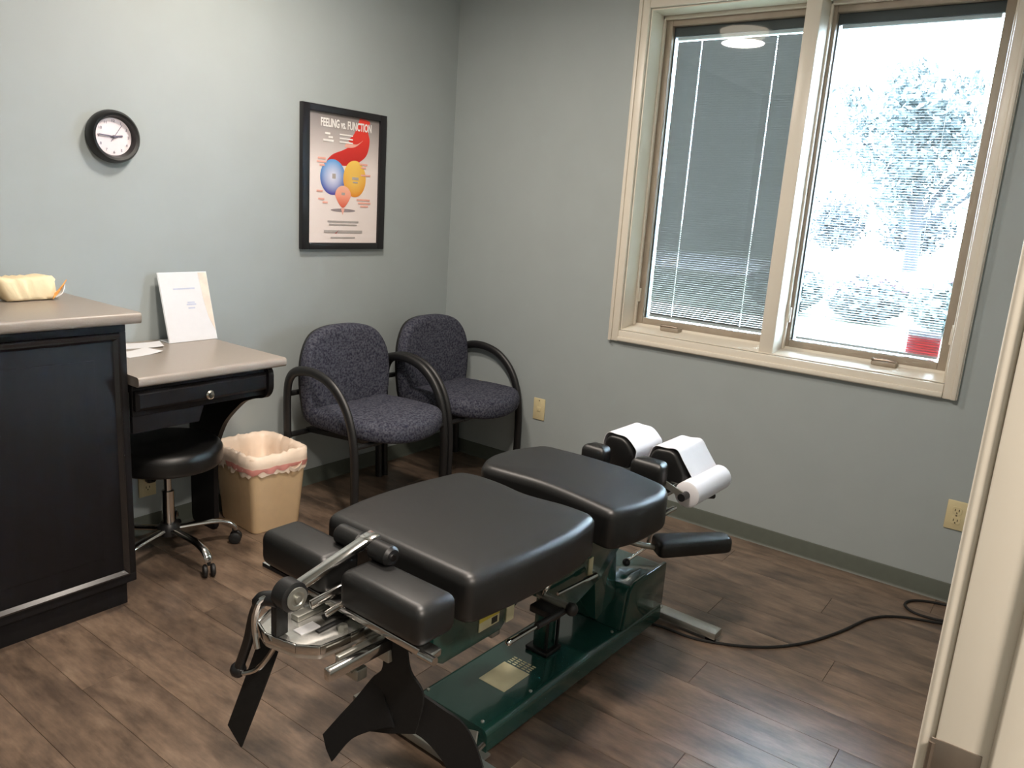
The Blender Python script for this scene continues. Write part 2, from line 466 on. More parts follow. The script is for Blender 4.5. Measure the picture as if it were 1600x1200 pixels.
# doorway the camera stands in: jambs, casing, stop, strike plate
d1 = bpy.data.objects.new('door_1', None); COL.objects.link(d1); struct(d1); d1.location = (DX1, YF, 0)
bm = newbm()
box(bm, -.012, 0, -.125, .0, 0, DZ-.012, .0015)
obj('jamb', bm, 'white_trim', d1)
bm = newbm(); box(bm, DX0-DX1, DX0-DX1+.012, -.125, .0, 0, DZ-.012, .0015); obj('jamb', bm, 'white_trim', d1)
obj('head_jamb', box(newbm(), DX0-DX1, 0, -.125, 0, DZ-.012, DZ, .0015), 'white_trim', d1)
for s in (0, 1):
    bm = newbm()
    if s == 0: prism(bm, rounded([(-.007, 0), (.062, 0), (.062, .012), (.02, .017), (-.007, .015)], .005, 4), 0, DZ+.05)
    else: prism(bm, rounded([(DX0-DX1+.007, 0), (DX0-DX1-.05, 0), (DX0-DX1-.05, .012), (DX0-DX1+.007, .015)], .004, 3), 0, DZ+.05)
    obj('casing', bm, 'white_trim', d1)
obj('casing', box(newbm(), DX0-DX1-.05, .062, 0, .015, DZ-.005, DZ+.055, .004), 'white_trim', d1)
obj('door_stop', prism(newbm(), rounded([(-.012, -.048), (-.022, -.05), (-.024, -.09), (-.012, -.092)], .003, 3), 0, DZ-.012), 'white_trim', d1)
bm = newbm(); box(bm, -.0138, -.0118, -.043, .004, .82, .888, .0008); tube(bm, [(-.0128, .002, .825), (-.0128, .002, .883)], .0035, n=8)
obj('strike_plate', bm, 'steel_hardware', d1)

# ------------------------------------------------------------------ window
wn = bpy.data.objects.new('window_1', None); COL.objects.link(wn); struct(wn); wn.location = (0, 0, 0)
def casing_bar(y0, y1, z0, z1, inner):    # profiled casing board
    bm = newbm(); box(bm, -.02, 0, y0, y1, z0, z1, .004)
    if inner == 'y1': box(bm, -.028, -.018, y0+.004, y0+.022, z0, z1, .004)
    if inner == 'y0': box(bm, -.028, -.018, y1-.022, y1-.004, z0, z1, .004)
    if inner == 'z1': box(bm, -.028, -.018, y0, y1, z0+.004, z0+.024, .004)
    if inner == 'z0': box(bm, -.028, -.018, y0, y1, z1-.022, z1-.004, .004)
    return bm
CY0, CY1, CZ0, CZ1 = -2.575, -1.066, .797, 2.345
obj('casing', casing_bar(CY0, WY0-.002, CZ0, CZ1, 'y1'), 'white_trim', wn)
obj('casing', casing_bar(WY1+.002, CY1, CZ0, CZ1, 'y0'), 'white_trim', wn)
obj('casing', casing_bar(WY0-.002, WY1+.002, CZ0, WZ0-.002, 'z1'), 'white_trim', wn)
obj('casing', casing_bar(WY0-.002, WY1+.002, WZ1+.002, CZ1, 'z0'), 'white_trim', wn)
bm = newbm()                               # jamb liner around the opening
box(bm, -.004, .20, WY0-.001, WY0+.006, WZ0, WZ1, .002); box(bm, -.004, .20, WY1-.006, WY1+.001, WZ0, WZ1, .002)
box(bm, -.004, .20, WY0, WY1, WZ1-.006, WZ1+.001, .002)
obj('jamb_liner', bm, 'white_trim', wn)
bm = newbm(); prism(bm, [(-.004, WZ0-.001), (.20, WZ0-.001), (.20, WZ0+.03), (.125, WZ0+.026), (.115, WZ0+.016), (-.004, WZ0+.003)], WY0, WY1, 'XZ', .002)
obj('sill', bm, 'white_trim', wn)
bm = newbm(); box(bm, -.004, .195, -1.862, -1.800, WZ0+.002, WZ1-.004, .005)
obj('mullion', bm, 'white_trim', wn)
bm = newbm()                               # stop bead in front of each sash
for a, b in ((-1.800, WY1-.006), (WY0+.006, -1.862)):
    box(bm, .105, .125, a, a+.010, WZ0+.016, WZ1-.006, .003); box(bm, .105, .125, b-.010, b, WZ0+.016, WZ1-.006, .003)
    box(bm, .105, .125, a, b, WZ1-.022, WZ1-.006, .003)
obj('stop_bead', bm, 'white_trim', wn)

def sash(y0, y1, gy0, gy1, tilt, side):
    """y0<y1 outer edges, gy0<gy1 glass; the blind hangs between the two panes"""
    s = bpy.data.objects.new('sash', None); COL.objects.link(s); s.parent = wn
    z0, z1, gz0, gz1 = WZ0+.024, WZ1-.012, .908, 2.236
    bm = newbm()
    for a, b, c, d in ((y0, gy0, z0, z1), (gy1, y1, z0, z1), (gy0, gy1, z0, gz0), (gy0, gy1, gz1, z1)):
        box(bm, .126, .192, a, b, c, d, .003)
    obj('sash_frame', bm, 'tan_sash', s)
    obj('glass_pane', box(newbm(), .148, .151, gy0-.002, gy1+.002, gz0-.002, gz1+.002), 'tinted_glass', s, smooth=False, label='inner glass pane')
    obj('glass_pane', box(newbm(), .180, .183, gy0-.002, gy1+.002, gz0-.002, gz1+.002), 'window_glass', s, smooth=False, label='outer glass pane')
    obj('dark_top_strip', box(newbm(), .153, .178, gy0, gy1, 2.196, gz1, .001), 'dark_glazing', s)  # added opaque strip standing in for the dark behind the upper glass
    obj('glass_spacer', box(newbm(), .153, .178, gy1-.006, gy1, gz0, 2.196), 'dark_glazing', s)
    a, b = gy0+.012, gy1-.016
    obj('head_rail', box(newbm(), .156, .174, a, b, 2.180, 2.194, .002), 'blind_white', s)
    obj('bottom_rail', box(newbm(), .158, .172, a, b, .914, .925, .002), 'blind_white', s)
    L = b-a; cords = [a+L*.22, b-L*.2]
    bm = newbm(); p, wd = .0100, .0126; nsl = 125
    for k in range(nsl):
        z = .930+p*k
        pr = []                            # cross-section of a slat: four points, slightly bowed
        for q in (-.5, -.17, .17, .5):
            X, Z = q*wd, (.25-q*q)*.0022
            c_, s_ = math.cos(-tilt), math.sin(-tilt)
            pr.append((.165+X*c_-Z*s_, z+X*s_+Z*c_))
        cuts = [a]+[v for c in cords for v in (c-.0015, c+.0015)]+[b]
        for j in range(len(cuts)-1):
            for h in range(3):
                if j % 2 == 1 and h == 1: continue      # the hole the lift cord runs through
                bm.faces.new([bm.verts.new((pr[h][0], cuts[j], pr[h][1])), bm.verts.new((pr[h+1][0], cuts[j], pr[h+1][1])),
                              bm.verts.new((pr[h+1][0], cuts[j+1], pr[h+1][1])), bm.verts.new((pr[h][0], cuts[j+1], pr[h][1]))])
    bmesh.ops.remove_doubles(bm, verts=bm.verts, dist=1e-5)
    obj('blind_slats', bm, 'blind_slat', s, stuff=True)
    for c in cords:
        obj('blind_cord', tube(newbm(), [(.1565, c, .92), (.1565, c, 2.185)], .0009, n=5), 'blind_white', s)
    cy = -1.337 if side == 'left' else -2.285           # folding crank in its cover on the sill
    bm = newbm(); box(bm, .075, .124, cy-.048, cy+.048, WZ0+.012, WZ0+.034, .007); obj('crank_cover', bm, 'tan_sash', s)
    bm = newbm(); tube(bm, [(.082, cy-.04, WZ0+.036), (.078, cy-.01, WZ0+.039), (.078, cy+.042, WZ0+.037)], .005, n=8); ball(bm, (.078, cy+.042, WZ0+.037), .007)
    obj('crank_handle', bm, 'steel_hardware', s)
    for ly in (y0+.012, y1-.012):
        bm = newbm(); box(bm, .112, .127, ly-.007, ly+.007, .985, 1.05, .003); bar(bm, (.110, ly, 1.0), (.098, ly, 1.065), .008, .006, (0, 1, 0), .002)
        obj('sash_lock', bm, 'white_trim', s)
    return s
sash(-1.801, -1.130, -1.785, -1.168, math.radians(54.5), 'left')
sash(-2.515, -1.861, -2.470, -1.886, math.radians(-8), 'right')

stk = thing('window_sticker', 'red and white sticker in the lower outer corner of the right window pane', 'sticker', (.1835, -2.404, .975))
bm = newbm(); box(bm, 0, .0008, -.056, .066, -.062, .018, 0); obj('sticker_field', bm, 'sticker_red', stk, smooth=False)
bm = newbm(); box(bm, 0, .0008, -.056, .066, .018, .042, 0); obj('sticker_band', bm, 'sticker_white', stk, smooth=False)

# ------------------------------------------------------------------ ceiling lamps
def ceiling_light(loc, label, power, grp=None):
    t = thing('ceiling_light', label, 'lamp', loc)
    obj('mounting_pan', lathe(newbm(), [(.05, 0), (.165, 0), (.17, -.012), (.165, -.03), (.15, -.03)]), 'white_trim', t)
    obj('glass_dome', lathe(newbm(), [(.15, -.028), (.148, -.045), (.13, -.07), (.09, -.09), (.04, -.10), (.005, -.102)]), 'lamp_glass', t)
    a = area_lamp('lamp_light', (0, 0, -.106), .26, power, WARM); a.parent = t
    return t
ceiling_light((-1.45, -.85, ZC), 'round flush ceiling light near the clock wall', LAMP_A)
ceiling_light((-2.15, -1.95, ZC), 'round flush ceiling light over the middle of the room', LAMP_B)
ceiling_light((-3.0, -3.65, ZC), 'round flush ceiling light in the hall outside the doorway', LAMP_H)

# ------------------------------------------------------------------ clock and poster on the back wall
ck = thing('wall_clock', 'round black wall clock with a white dial above the counter', 'clock', (-1.853, 0, 1.544), 0)
R = .092
obj('clock_rim', lathe(newbm(), [(R*.9, -.001), (R*.98, -.005), (R, -.018), (R*.97, -.036), (R*.88, -.045), (R*.78, -.042), (R*.73, -.026), (R*.70, -.020), (.01, -.020)], axis='Y', n=48), 'black_plastic', ck)
face = obj('clock_face', lathe(newbm(), [(R*.705, -.0205), (.004, -.0215)], axis='Y', n=48), 'clock_face', ck)
nums = newbm()
for h in range(1, 13):
    a = PI/2-h*PI/6; t = text_bm(str(h), .0135); m = Matrix.Translation((math.cos(a)*R*.58, -.0222, math.sin(a)*R*.58)) @ Matrix.Rotation(PI/2, 4, 'X')
    bmesh.ops.transform(t, matrix=m, verts=t.verts); merge(nums, t)
obj('numerals', nums, 'clock_ink', face, smooth=False, stuff=True)
def hand(name, ang, ln, wd, y, tail=.012, m='clock_ink'):
    d = Vector((math.cos(ang), 0, math.sin(ang))); bm = newbm()
    bar(bm, -d*tail+Vector((0, y, 0)), d*ln+Vector((0, y, 0)), wd, .0012, (-d.z, 0, d.x)); obj(name, bm, m, ck)
hand('hour_hand', PI/2-math.radians(82), .032, .006, -.024)
hand('minute_hand', PI/2-math.radians(274), .052, .0045, -.026)
hand('second_hand', PI/2-math.radians(35), .05, .0016, -.028, .022)
obj('hand_hub', lathe(newbm(), [(.005, -.020), (.005, -.030), (.002, -.031)], axis='Y', n=14), 'clock_ink', ck)

ps = thing('framed_poster', 'tall framed poster with blue and yellow ovals under a red swoosh', 'poster', (-.774, 0, 1.462))
FW, FH, FB = .253, .318, .042
bm = newbm()
for a in ((-FW, -FW+FB, -FH, FH), (FW-FB, FW, -FH, FH), (-FW+FB, FW-FB, -FH, -FH+.03), (-FW+FB, FW-FB, FH-.03, FH)):
    box(bm, a[0], a[1], -.024, -.001, a[2], a[3], .003)
obj('frame', bm, 'picture_frame', ps)
sheet = obj('poster_sheet', box(newbm(), -FW+FB-.004, FW-FB+.004, -.012, -.006, -FH+.026, FH-.026), 'poster_print', ps, smooth=False)
def flat(name, poly, m, lay):
    bm = newbm(); prism(bm, poly, -.0124-.0004*lay, -.0119-.0004*lay, 'XZ'); return obj(name, bm, m, sheet, smooth=False)
def ell(cx, cz, rx, rz, n=36, pw=1.0):
    return [(cx+rx*math.cos(2*PI*k/n), cz+rz*math.sin(2*PI*k/n)) for k in range(n)]
flat('ground_shadow', ell(-.005, -.138, .075, .008), 'ink_dark', 0)
sw = [(p.x, p.y) for p in spline([Vector((a, b, 0)) for a, b in [(.088, .287), (.150, .278), (.138, .24), (.152, .19), (.138, .13), (.10, .095), (.04, .07), (-.03, .066), (-.105, .075), (-.075, .11), (-.02, .132), (.02, .15), (.045, .168), (.02, .182), (.055, .215), (.088, .287)]], 5)][:-1]
flat('red_swoosh', sw, 'ink_red', 0)
flat('red_swoosh_light', [(p.x, p.y) for p in spline([Vector((a, b, 0)) for a, b in [(.012, .172), (.07, .168), (.11, .19), (.06, .155), (.0, .15), (.012, .172)]], 5)][:-1], 'ink_pink', 1)
flat('blue_oval', ell(-.070, .010, .074, .080), 'ink_blue', 1)
flat('yellow_oval', ell(.062, .010, .070, .084), 'ink_yellow', 2)
flat('orange_drop', [(-.008+.048*math.cos(a)*(1 if math.sin(a) > 0 else (1+.45*math.sin(a))), -.07+(.045 if math.sin(a) > 0 else .056)*math.sin(a)) for a in [2*PI*k/36 for k in range(36)]], 'ink_orange', 3)
flat('down_arrow', [(-.02, -.128), (.004, -.128), (-.008, -.158)], 'ink_pink', 2)
t = text_bm('FEELING vs. FUNCTION', .046, bold=.0012); 
bmesh.ops.transform(t, matrix=Matrix.Translation((.008, -.0142, .245)) @ Matrix.Rotation(PI/2, 4, 'X') @ Matrix.Diagonal((.64, 1.1, 1, 1)), verts=t.verts)
obj('title_lettering', t, 'ink_white', sheet, smooth=False, stuff=True)
bm = newbm()
def dash(bm, x0, x1, z, h, y=-.0142):
    box(bm, x0, x1, y-.0002, y, z-h/2, z+h/2)
for (x0, x1, z) in ((-.12, -.09, .20), (-.10, -.075, .185), (-.13, -.07, .17)): dash(bm, x0, x1, z, .009)
for z in (.203, .186, .170): dash(bm, -.035, .045, z, .006)
obj('subtitle_lines', bm, 'ink_white', sheet, smooth=False, stuff=True)
bm = newbm()
for (x0, x1, z) in ((-.16, -.115, .09), (-.165, -.11, .075), (-.15, -.12, .06), (-.165, -.13, -.055), (-.155, -.12, -.09), (-.13, -.1, -.105), (.09, .14, .08), (.1, .13, .065), (.10, .16, .03), (.075, .16, -.085), (.085, .165, -.10), (.1, .15, -.115)):
    dash(bm, x0, x1, z, .008)
obj('callout_lines', bm, 'ink_pink', sheet, smooth=False, stuff=True)
bm = newbm()
for (x0, x1, z, h) in ((-.10, .09, -.190, .008), (-.09, .08, -.204, .006), (-.12, .115, -.236, .012), (-.08, .07, -.264, .006), (-.075, -.055, .015, .022), (.045, .085, .012, .012), (.05, .08, -.006, .006), (-.018, .002, -.062, .012)):
    dash(bm, x0, x1, z, h)
obj('caption_lines', bm, 'ink_grey', sheet, smooth=False, stuff=True)
flat('caption_mark', [(-.055, -.245), (-.03, -.228), (-.045, -.245)], 'ink_red', 5)

# ------------------------------------------------------------------ reception counter and desk
cb = thing('reception_cabinet', 'tall black wood cabinet with a framed front panel under the raised counter', 'cabinet', (-2.60, -.26, 0))
X0, X1, Y0, Y1 = -.62, .510, -.250, .245
obj('carcass', box(newbm(), X0, X1, Y0+.012, Y1, .085, .962, .002), 'dark_wood', cb)
obj('toe_kick', box(newbm(), X0+.01, X1-.02, Y0+.03, Y1-.01, 0, .085), 'dark_wood', cb)
def pframe(bm, x0, x1, z0, z1, wd, yb, yf):      # picture-frame moulding with a ridge: bevelled outwards and inwards
    def q(d): return [(x0+d, z0+d), (x1-d, z0+d), (x1-d, z1-d), (x0+d, z1-d)]
    L = [[bm.verts.new((a, y, b)) for a, b in q(d)] for d, y in ((0, yb), (0, yb-.004), (wd*.42, yf), (wd*.58, yf), (wd, yb-.004), (wd, yb))]
    for A, B in zip(L, L[1:]+L[:1]):
        for k in range(4): bm.faces.new((A[k], A[(k+1) % 4], B[(k+1) % 4], B[k]))
bm = newbm()
zt, zb = .958, .088
box(bm, X0, X1, Y0, Y0+.014, .936, zt, .002); box(bm, X0, X1, Y0, Y0+.014, zb, .118, .002)
box(bm, X1-.020, X1, Y0, Y0+.014, .118, .936, .002); box(bm, X0, X0+.020, Y0, Y0+.014, .118, .936, .002)
obj('face_frame', bm, 'dark_wood', cb)
bm = newbm(); pframe(bm, X0+.014, X1-.014, .108, .934, .030, Y0+.010, Y0-.010); obj('panel_moulding', bm, 'dark_wood_gloss', cb, sharp=20)
bm = newbm(); box(bm, X0+.036, X1-.036, Y0+.002, Y0+.013, .134, .920, .0015); box(bm, X0+.10, X1-.10, Y0-.001, Y0+.004, .20, .855, .0025)
obj('front_panel', bm, 'dark_wood', cb)
bm = newbm(); prism(bm, rounded([(-.545-.0, .962), (-.003, .962), (-.003, .998), (-.545, .998)], [.016, .001, .001, .014], 5), -3.25, -2.055, 'YZ')
tag(obj('raised_counter_top', bm, 'counter_laminate'), 'grey laminate counter top with rounded edge on the tall black cabinet', 'countertop')

bm = newbm(); prism(bm, rounded([(-.565, .762), (-.004, .762), (-.004, .795), (-.565, .795)], [.014, .001, .001, .014], 5), -2.084, -1.522, 'YZ')
tag(obj('laminate_worktop', bm, 'counter_laminate'), 'lower grey laminate desk top between counter and chairs', 'desktop')
dk = thing('writing_desk', 'black wood desk base with a single drawer and scalloped end panel', 'desk', (-1.83, -.28, 0))
bm = newbm(); box(bm, -.252, .245, -.235, -.215, .655, .760, .002); box(bm, -.252, .245, -.215, .26, .735, .760)
obj('apron', bm, 'dark_wood', dk)
bm = newbm(); 
box(bm, -.250, .243, -.262, -.234, .678, .742, .0)
bmesh.ops.bevel(bm, geom=[e for e in bm.edges if all(v.co.y < -.26 for v in e.verts)], offset=.010, segments=1, affect='EDGES')
dr = obj('drawer', bm, 'dark_wood', dk)
bm = newbm(); lathe(bm, [(.006, -.26), (.006, -.272), (.015, -.279), (.016, -.284), (.011, -.289), (.002, -.29)], (0, 0, 0), 'Y', 20)
kn = obj('knob', bm, 'knob_nickel', dr, loc=(-.005, 0, .702))
pr = [(.275, 0), (.275, .760), (-.262, .760), (-.262, .672), (-.235, .640), (-.177, .628), (-.096, .599), (-.02, .537), (.033, .486), (.07, .424), (.098, .363), (.108, .25), (.108, .195), (.108, 0)]
obj('end_panel', prism(newbm(), rounded(pr, .03, 3), .247, .268, 'YZ'), 'dark_wood', dk)
bm = newbm(); prism(bm, [(-.252, .655), (.0, .655), (-.02, .60), (-.252, .60)], -.233, -.215, 'XZ'); obj('apron_skirt', bm, 'dark_wood', dk)

# objects on the counter and desk
bag = thing('paper_bag', 'crumpled cream paper bag lying on the raised counter', 'bag', (-2.255, -.15, .9985), .04)
bm = newbm(); NB = 16
rings = []
for i in range(NB+1):
    s = i/NB; X = -.052+.158*s
    hh = .036+.004*s; dd = .045*(1-.15*s)
    if i in (0, NB): hh *= .86; dd *= .86
    ring = []
    for k in range(12):
        a = 2*PI*k/12+PI/12; cx, sx = math.cos(a), math.sin(a)
        px = dd*math.copysign(abs(cx)**.28, cx); pz = hh*math.copysign(abs(sx)**.28, sx)
        ring.append(bm.verts.new((X-.5*(pz)*(1-s)+random.uniform(-.003, .003), px+random.uniform(-.004, .004), max(.0015, hh*1.02+pz+random.uniform(-.003, .003)*(sx > 0)))))
    rings.append(ring)
for A, B in zip(rings, rings[1:]):
    for k in range(12): bm.faces.new((A[k], A[(k+1) % 12], B[(k+1) % 12], B[k]))
bm.faces.new(rings[0][::-1]); bm.faces.new(rings[-1])
obj('bag_body', bm, 'kraft_paper', bag, sharp=60)
bm = newbm(); ribbon(bm, [(.092, -.050, .014), (.112, -.048, .032), (.136, -.036, .054)], [(.004, -.0, .010), (.007, 0, .012), (.006, 0, .010)], .003)
obj('folded_end', bm, 'bag_orange', bag, label='orange printed fold at the open end')
bm = newbm(); ribbon(bm, [(.104, -.030, .010), (.128, -.026, .022), (.146, -.012, .047)], [(.006, .02, .0), (.006, .02, 0), (.006, .016, 0)], .002)
obj('napkin_corner', bm, 'paper_white', bag, label='white napkin corner sticking out')

sg = thing('sign_holder', 'white flyer in a leaning acrylic stand on the desk', 'sign', (-1.6135, -.105, .795))
lean = Matrix.Rotation(math.radians(-15.3), 4, 'X')
sh = bmesh.new(); box(sh, -.102, .102, -.0015, .0005, .001, .272, .0, 1, lean); obj('flyer', sh, 'paper_white', sg, smooth=False)
bm = newbm(); box(bm, -.104, .104, .001, .0035, 0, .274, .0008, 1, lean); box(bm, -.104, .104, .0, .075, 0.0, .003, .0008, 1)
obj('acrylic_back', bm, 'blind_white', sg)
bm = newbm()
prism(bm, [(.064, .270), (.101, .270), (.101, .035), (.080, .09), (.070, .16)], -.0022, -.0015, 'XZ', 0, 2, lean)
obj('flyer_border', bm, 'flyer_cream', sg, smooth=False, label='pale cream strip down one side of the flyer')
bm = newbm()
for z, a, b in ((.205, -.05, .04), (.150, .0, .03), (.142, -.005, .035), (.128, .0, .028)): box(bm, a, b, -.0022, -.0015, z, z+.006, 0, 1, lean)
obj('flyer_print', bm, 'flyer_ink', sg, smooth=False, stuff=True)
def sheet_paper(name, cx, cy, w_, d_, rz, z, label):
    bm = newbm(); n = 5; vs = {}
    for i in range(n+1):
        for j in range(n+1):
            u, v = i/n-.5, j/n-.5
            vs[i, j] = bm.verts.new((u*w_, v*d_, .0012+.006*max(0, u)**2*4+.004*max(0, v)**2))
    top = [bm.faces.new((vs[i, j], vs[i+1, j], vs[i+1, j+1], vs[i, j+1])) for i in range(n) for j in range(n)]
    r = bmesh.ops.extrude_face_region(bm, geom=top)
    for v in r['geom']:
        if isinstance(v, bmesh.types.BMVert): v.co.z -= .0008
    return tag(obj(name, bm, 'paper_white', loc=(cx, cy, z)), label, 'paper'), rz
o, rz = sheet_paper('paper_sheet', -1.90, -.215, .14, .09, .2, .795, 'loose white sheet of paper on desk beside the cabinet, nearer one'); o.rotation_euler.z = rz
o, rz = sheet_paper('paper_sheet', -1.835, -.09, .17, .10, -.35, .795, 'loose white sheet of paper on desk by the wall behind another sheet'); o.rotation_euler.z = rz

# ------------------------------------------------------------------ swivel stool
st = thing('swivel_stool', 'black round swivel stool with chrome five star base under desk', 'stool', (-1.83, -.258, 0), 0)
c = [(.2*math.cos(2*PI*k/40), .2*math.sin(2*PI*k/40)) for k in range(40)]
obj('seat', pad(newbm(), c, .378, .465, .035, .02, .006), 'black_vinyl', st)
obj('seat_plate', lathe(newbm(), [(.09, .378), (.09, .371), (.03, .358), (.02, .358)]), 'black_plastic', st)
obj('gas_lift', lathe(newbm(), [(.0135, .36), (.0135, .27), (.022, .268), (.022, .135), (.03, .13)]), 'chrome', st)
obj('hub', lathe(newbm(), [(.03, .14), (.04, .125), (.04, .095), (.025, .085)]), 'black_plastic', st)
for k in range(5):
    a = math.radians(-88)+k*2*PI/5; d = Vector((math.cos(a), math.sin(a), 0)); s = Vector((-d.y, d.x, 0))
    p = [d*.03+Vector((0, 0, .115)), d*.16+Vector((0, 0, .112)), d*.215+Vector((0, 0, .100)), d*.244+Vector((0, 0, .078)), d*.250+Vector((0, 0, .060))]
    lg = obj('leg', tube(newbm(), spline(p, 4), .017, .010, s, 12), 'chrome', st)
    bm = newbm(); q = d*.250
    for e in (-1, 1): lathe(bm, [(.004, e*.006), (.020, e*.006), (.024, e*.010), (.024, e*.018), (.018, e*.022), (.004, e*.022)], (0, 0, 0), 'X', 18)
    box(bm, -.006, .006, -.008, .012, .02, .04, .003)
    bmesh.ops.transform(bm, matrix=Matrix.Translation(q+Vector((0, 0, .0245))) @ Matrix.Rotation(a+1.1, 4, 'Z'), verts=bm.verts)
    obj('caster', bm, 'black_rubber', lg)

# ------------------------------------------------------------------ waste basket and its bag
wb = thing('waste_basket', 'tan plastic waste basket between the desk and the chairs', 'bin', (-1.378, -.198, 0), math.radians(-4))
def rrect(hx, hy, r, seg=4): return rounded([(-hx, -hy), (hx, -hy), (hx, hy), (-hx, hy)], r, seg)
def loft(bm, secs, close0=True, close1=False):
    rings = [[bm.verts.new((x, y, z)) for x, y in poly] for poly, z in secs]; n = len(rings[0])
    for A, B in zip(rings, rings[1:]):
        for k in range(n): bm.faces.new((A[k], A[(k+1) % n], B[(k+1) % n], B[k]))
    if close0: bm.faces.new(rings[0][::-1])
    if close1: bm.faces.new(rings[-1])
    return bm
HZ = .335
bm = newbm()
loft(bm, [(rrect(.108, .130, .03), 0), (rrect(.112, .134, .03), .006), (rrect(.134, .160, .035), HZ-.01), (rrect(.137, .163, .035), HZ), (rrect(.131, .157, .033), HZ), (rrect(.107, .129, .028), .012)], True, True)
obj('bin_body', bm, 'bin_tan', wb)
bm = newbm(); random.seed(3)
def ruff(hx, hy, r, z, amp, zamp):
    out = []
    for x, y in resample(rrect(hx, hy, r, 4), .012)[:84]:
        L = math.hypot(x, y); e = 1+random.uniform(-amp, amp)/L; out.append((x*e, y*e, z+random.uniform(-zamp, zamp)))
    return out
n0 = min(len(resample(rrect(hx, hy, .036, 4), .012)) for hx, hy in ((.14, .166), (.1415, .1675), (.142, .168), (.128, .153), (.11, .13), (.06, .08)))
def rr(hx, hy, z, amp, zamp):
    P = rrect(hx, hy, .036, 10); out = []
    n = 72
    for k in range(n):
        a = 2*PI*k/n; c_, s_ = math.cos(a), math.sin(a); p = 7
        q = (abs(c_/hx)**p+abs(s_/hy)**p)**(-1/p)+random.uniform(-amp, amp)
        out.append(Vector((c_*q, s_*q, z+random.uniform(-zamp, zamp))))
    return out
secs = [rr(.1405, .1665, HZ-.075, .004, .012), rr(.1425, .1685, HZ-.055, .002, .002), rr(.1435, .1695, HZ-.03, .0015, .001), rr(.1420, .168, HZ+.006, .0015, .003),
        rr(.130, .155, HZ+.012, .003, .006), rr(.116, .140, HZ-.010, .006, .006), rr(.106, .130, HZ-.05, .008, .01), rr(.096, .12, HZ-.12, .012, .01), rr(.07, .09, HZ-.16, .012, .01)]
rings = [[bm.verts.new(v) for v in s] for s in secs]
for A, B in zip(rings, rings[1:]):
    for k in range(72): bm.faces.new((A[k], A[(k+1) % 72], B[(k+1) % 72], B[k]))
bm.faces.new(rings[-1])
tb = tag(obj('bin_liner', bm, 'liner', loc=(-1.378, -.198, 0), sharp=80), 'pale plastic bag lining the tan waste basket, folded over its rim', 'bag'); tb.rotation_euler.z = math.radians(-4)
bm = newbm()
secs = [rr(.1430, .1690, HZ-.062, .003, .008), rr(.1450, .1710, HZ-.052, .002, .002), rr(.1450, .1710, HZ-.040, .002, .003)]
rings = [[bm.verts.new(v) for v in s] for s in secs]
for A, B in zip(rings, rings[1:]):
    for k in range(72):
        if 34 <= k <= 70: bm.faces.new((A[k], A[(k+1) % 72], B[(k+1) % 72], B[k]))
bmesh.ops.delete(bm, geom=[v for v in bm.verts if not v.link_faces], context='VERTS')
obj('drawstring', bm, 'liner_pink', tb, sharp=80, label='pink drawstring hem of the bag')
bm = newbm(); ribbon(bm, [(.03, -.172, HZ-.06), (.05, -.178, HZ-.072), (.075, -.174, HZ-.066), (.09, -.172, HZ-.05)], [(0, -.002, .008)]*4, .002); obj('drawstring_loop', bm, 'liner', tb)

# ------------------------------------------------------------------ guest chairs
ch = thing('guest_chair', 'grey fabric guest chair with black arms beside the waste basket', 'chair', (-.91, -.385, 0), 0, 'guest chairs along the back wall')
W2 = .28
for s in (-1, 1):
    P = [(s*W2, .235, 0), (s*W2, .247, .30), (s*W2, .25, .52), (s*W2, .225, .605), (s*W2, .16, .64), (s*W2, .06, .645), (s*W2, -.04, .615), (s*W2, -.125, .54), (s*W2, -.175, .43), (s*W2, -.195, .28), (s*W2, -.197, 0)]
    obj('arm_frame', tube(newbm(), spline(P, 6), .0155, .021, (1, 0, 0), 12), 'chair_frame', ch)
bm = newbm()
tube(bm, [(-W2, .245, .33), (W2, .245, .33)], .013, n=10); tube(bm, [(-W2, -.19, .372), (W2, -.19, .372)], .011, n=10)
tube(bm, [(-W2, .25, .52), (W2, .25, .52)], .013, n=10)
bar(bm, (-.16, -.20, .372), (-.16, .25, .335), .03, .02, (1, 0, 0)); bar(bm, (.16, -.20, .372), (.16, .25, .335), .03, .02, (1, 0, 0))
obj('seat_frame', bm, 'chair_frame', ch)
so = [(-.235, .20), (-.25, -.05), (-.235, -.22), (-.15, -.29), (0, -.315), (.15, -.29), (.235, -.22), (.25, -.05), (.235, .20)]
so = resample(rounded(so, .07, 4), .02)
def seat_shape(x, y, z):
    zz = z-.035*(y+.05)*.9 - .9*max(0, -y-.2)**2*1.6
    return Vector((x, y, zz+.012*(x/.25)**2))
obj('seat_cushion', pad(newbm(), so, .375, .465, .042, .03, .014, seat_shape), 'chair_fabric', ch)
bo = resample(rounded([(-.235, .0), (-.262, .18), (-.250, .31), (-.19, .405), (-.08, .432), (.08, .432), (.19, .405), (.250, .31), (.262, .18), (.235, .0), (.12, -.018), (-.12, -.018)], .08, 4), .02)
def back_shape(x, y, z):        # x across, y up, z thickness toward the sitter
    yy = .385+y; base = .205+.10*(y-.1)*.5
    curve = -.30*x*x*1.6
    return Vector((x, base-z+curve*1.0+.02, yy))
obj('back_cushion', pad(newbm(), bo, .0, .058, .034, .012, .012, back_shape), 'chair_fabric', ch)
obj('back_shell', pad(newbm(), [(a*.97, b*.98+.004) for a, b in bo], -.018, .004, .004, .008, .0, back_shape), 'chair_frame', ch)
c2 = copy_tree(ch); c2.location = (-.313, -.385, 0)
c2['label'] = 'grey fabric guest chair with black arms pushed into the room corner'

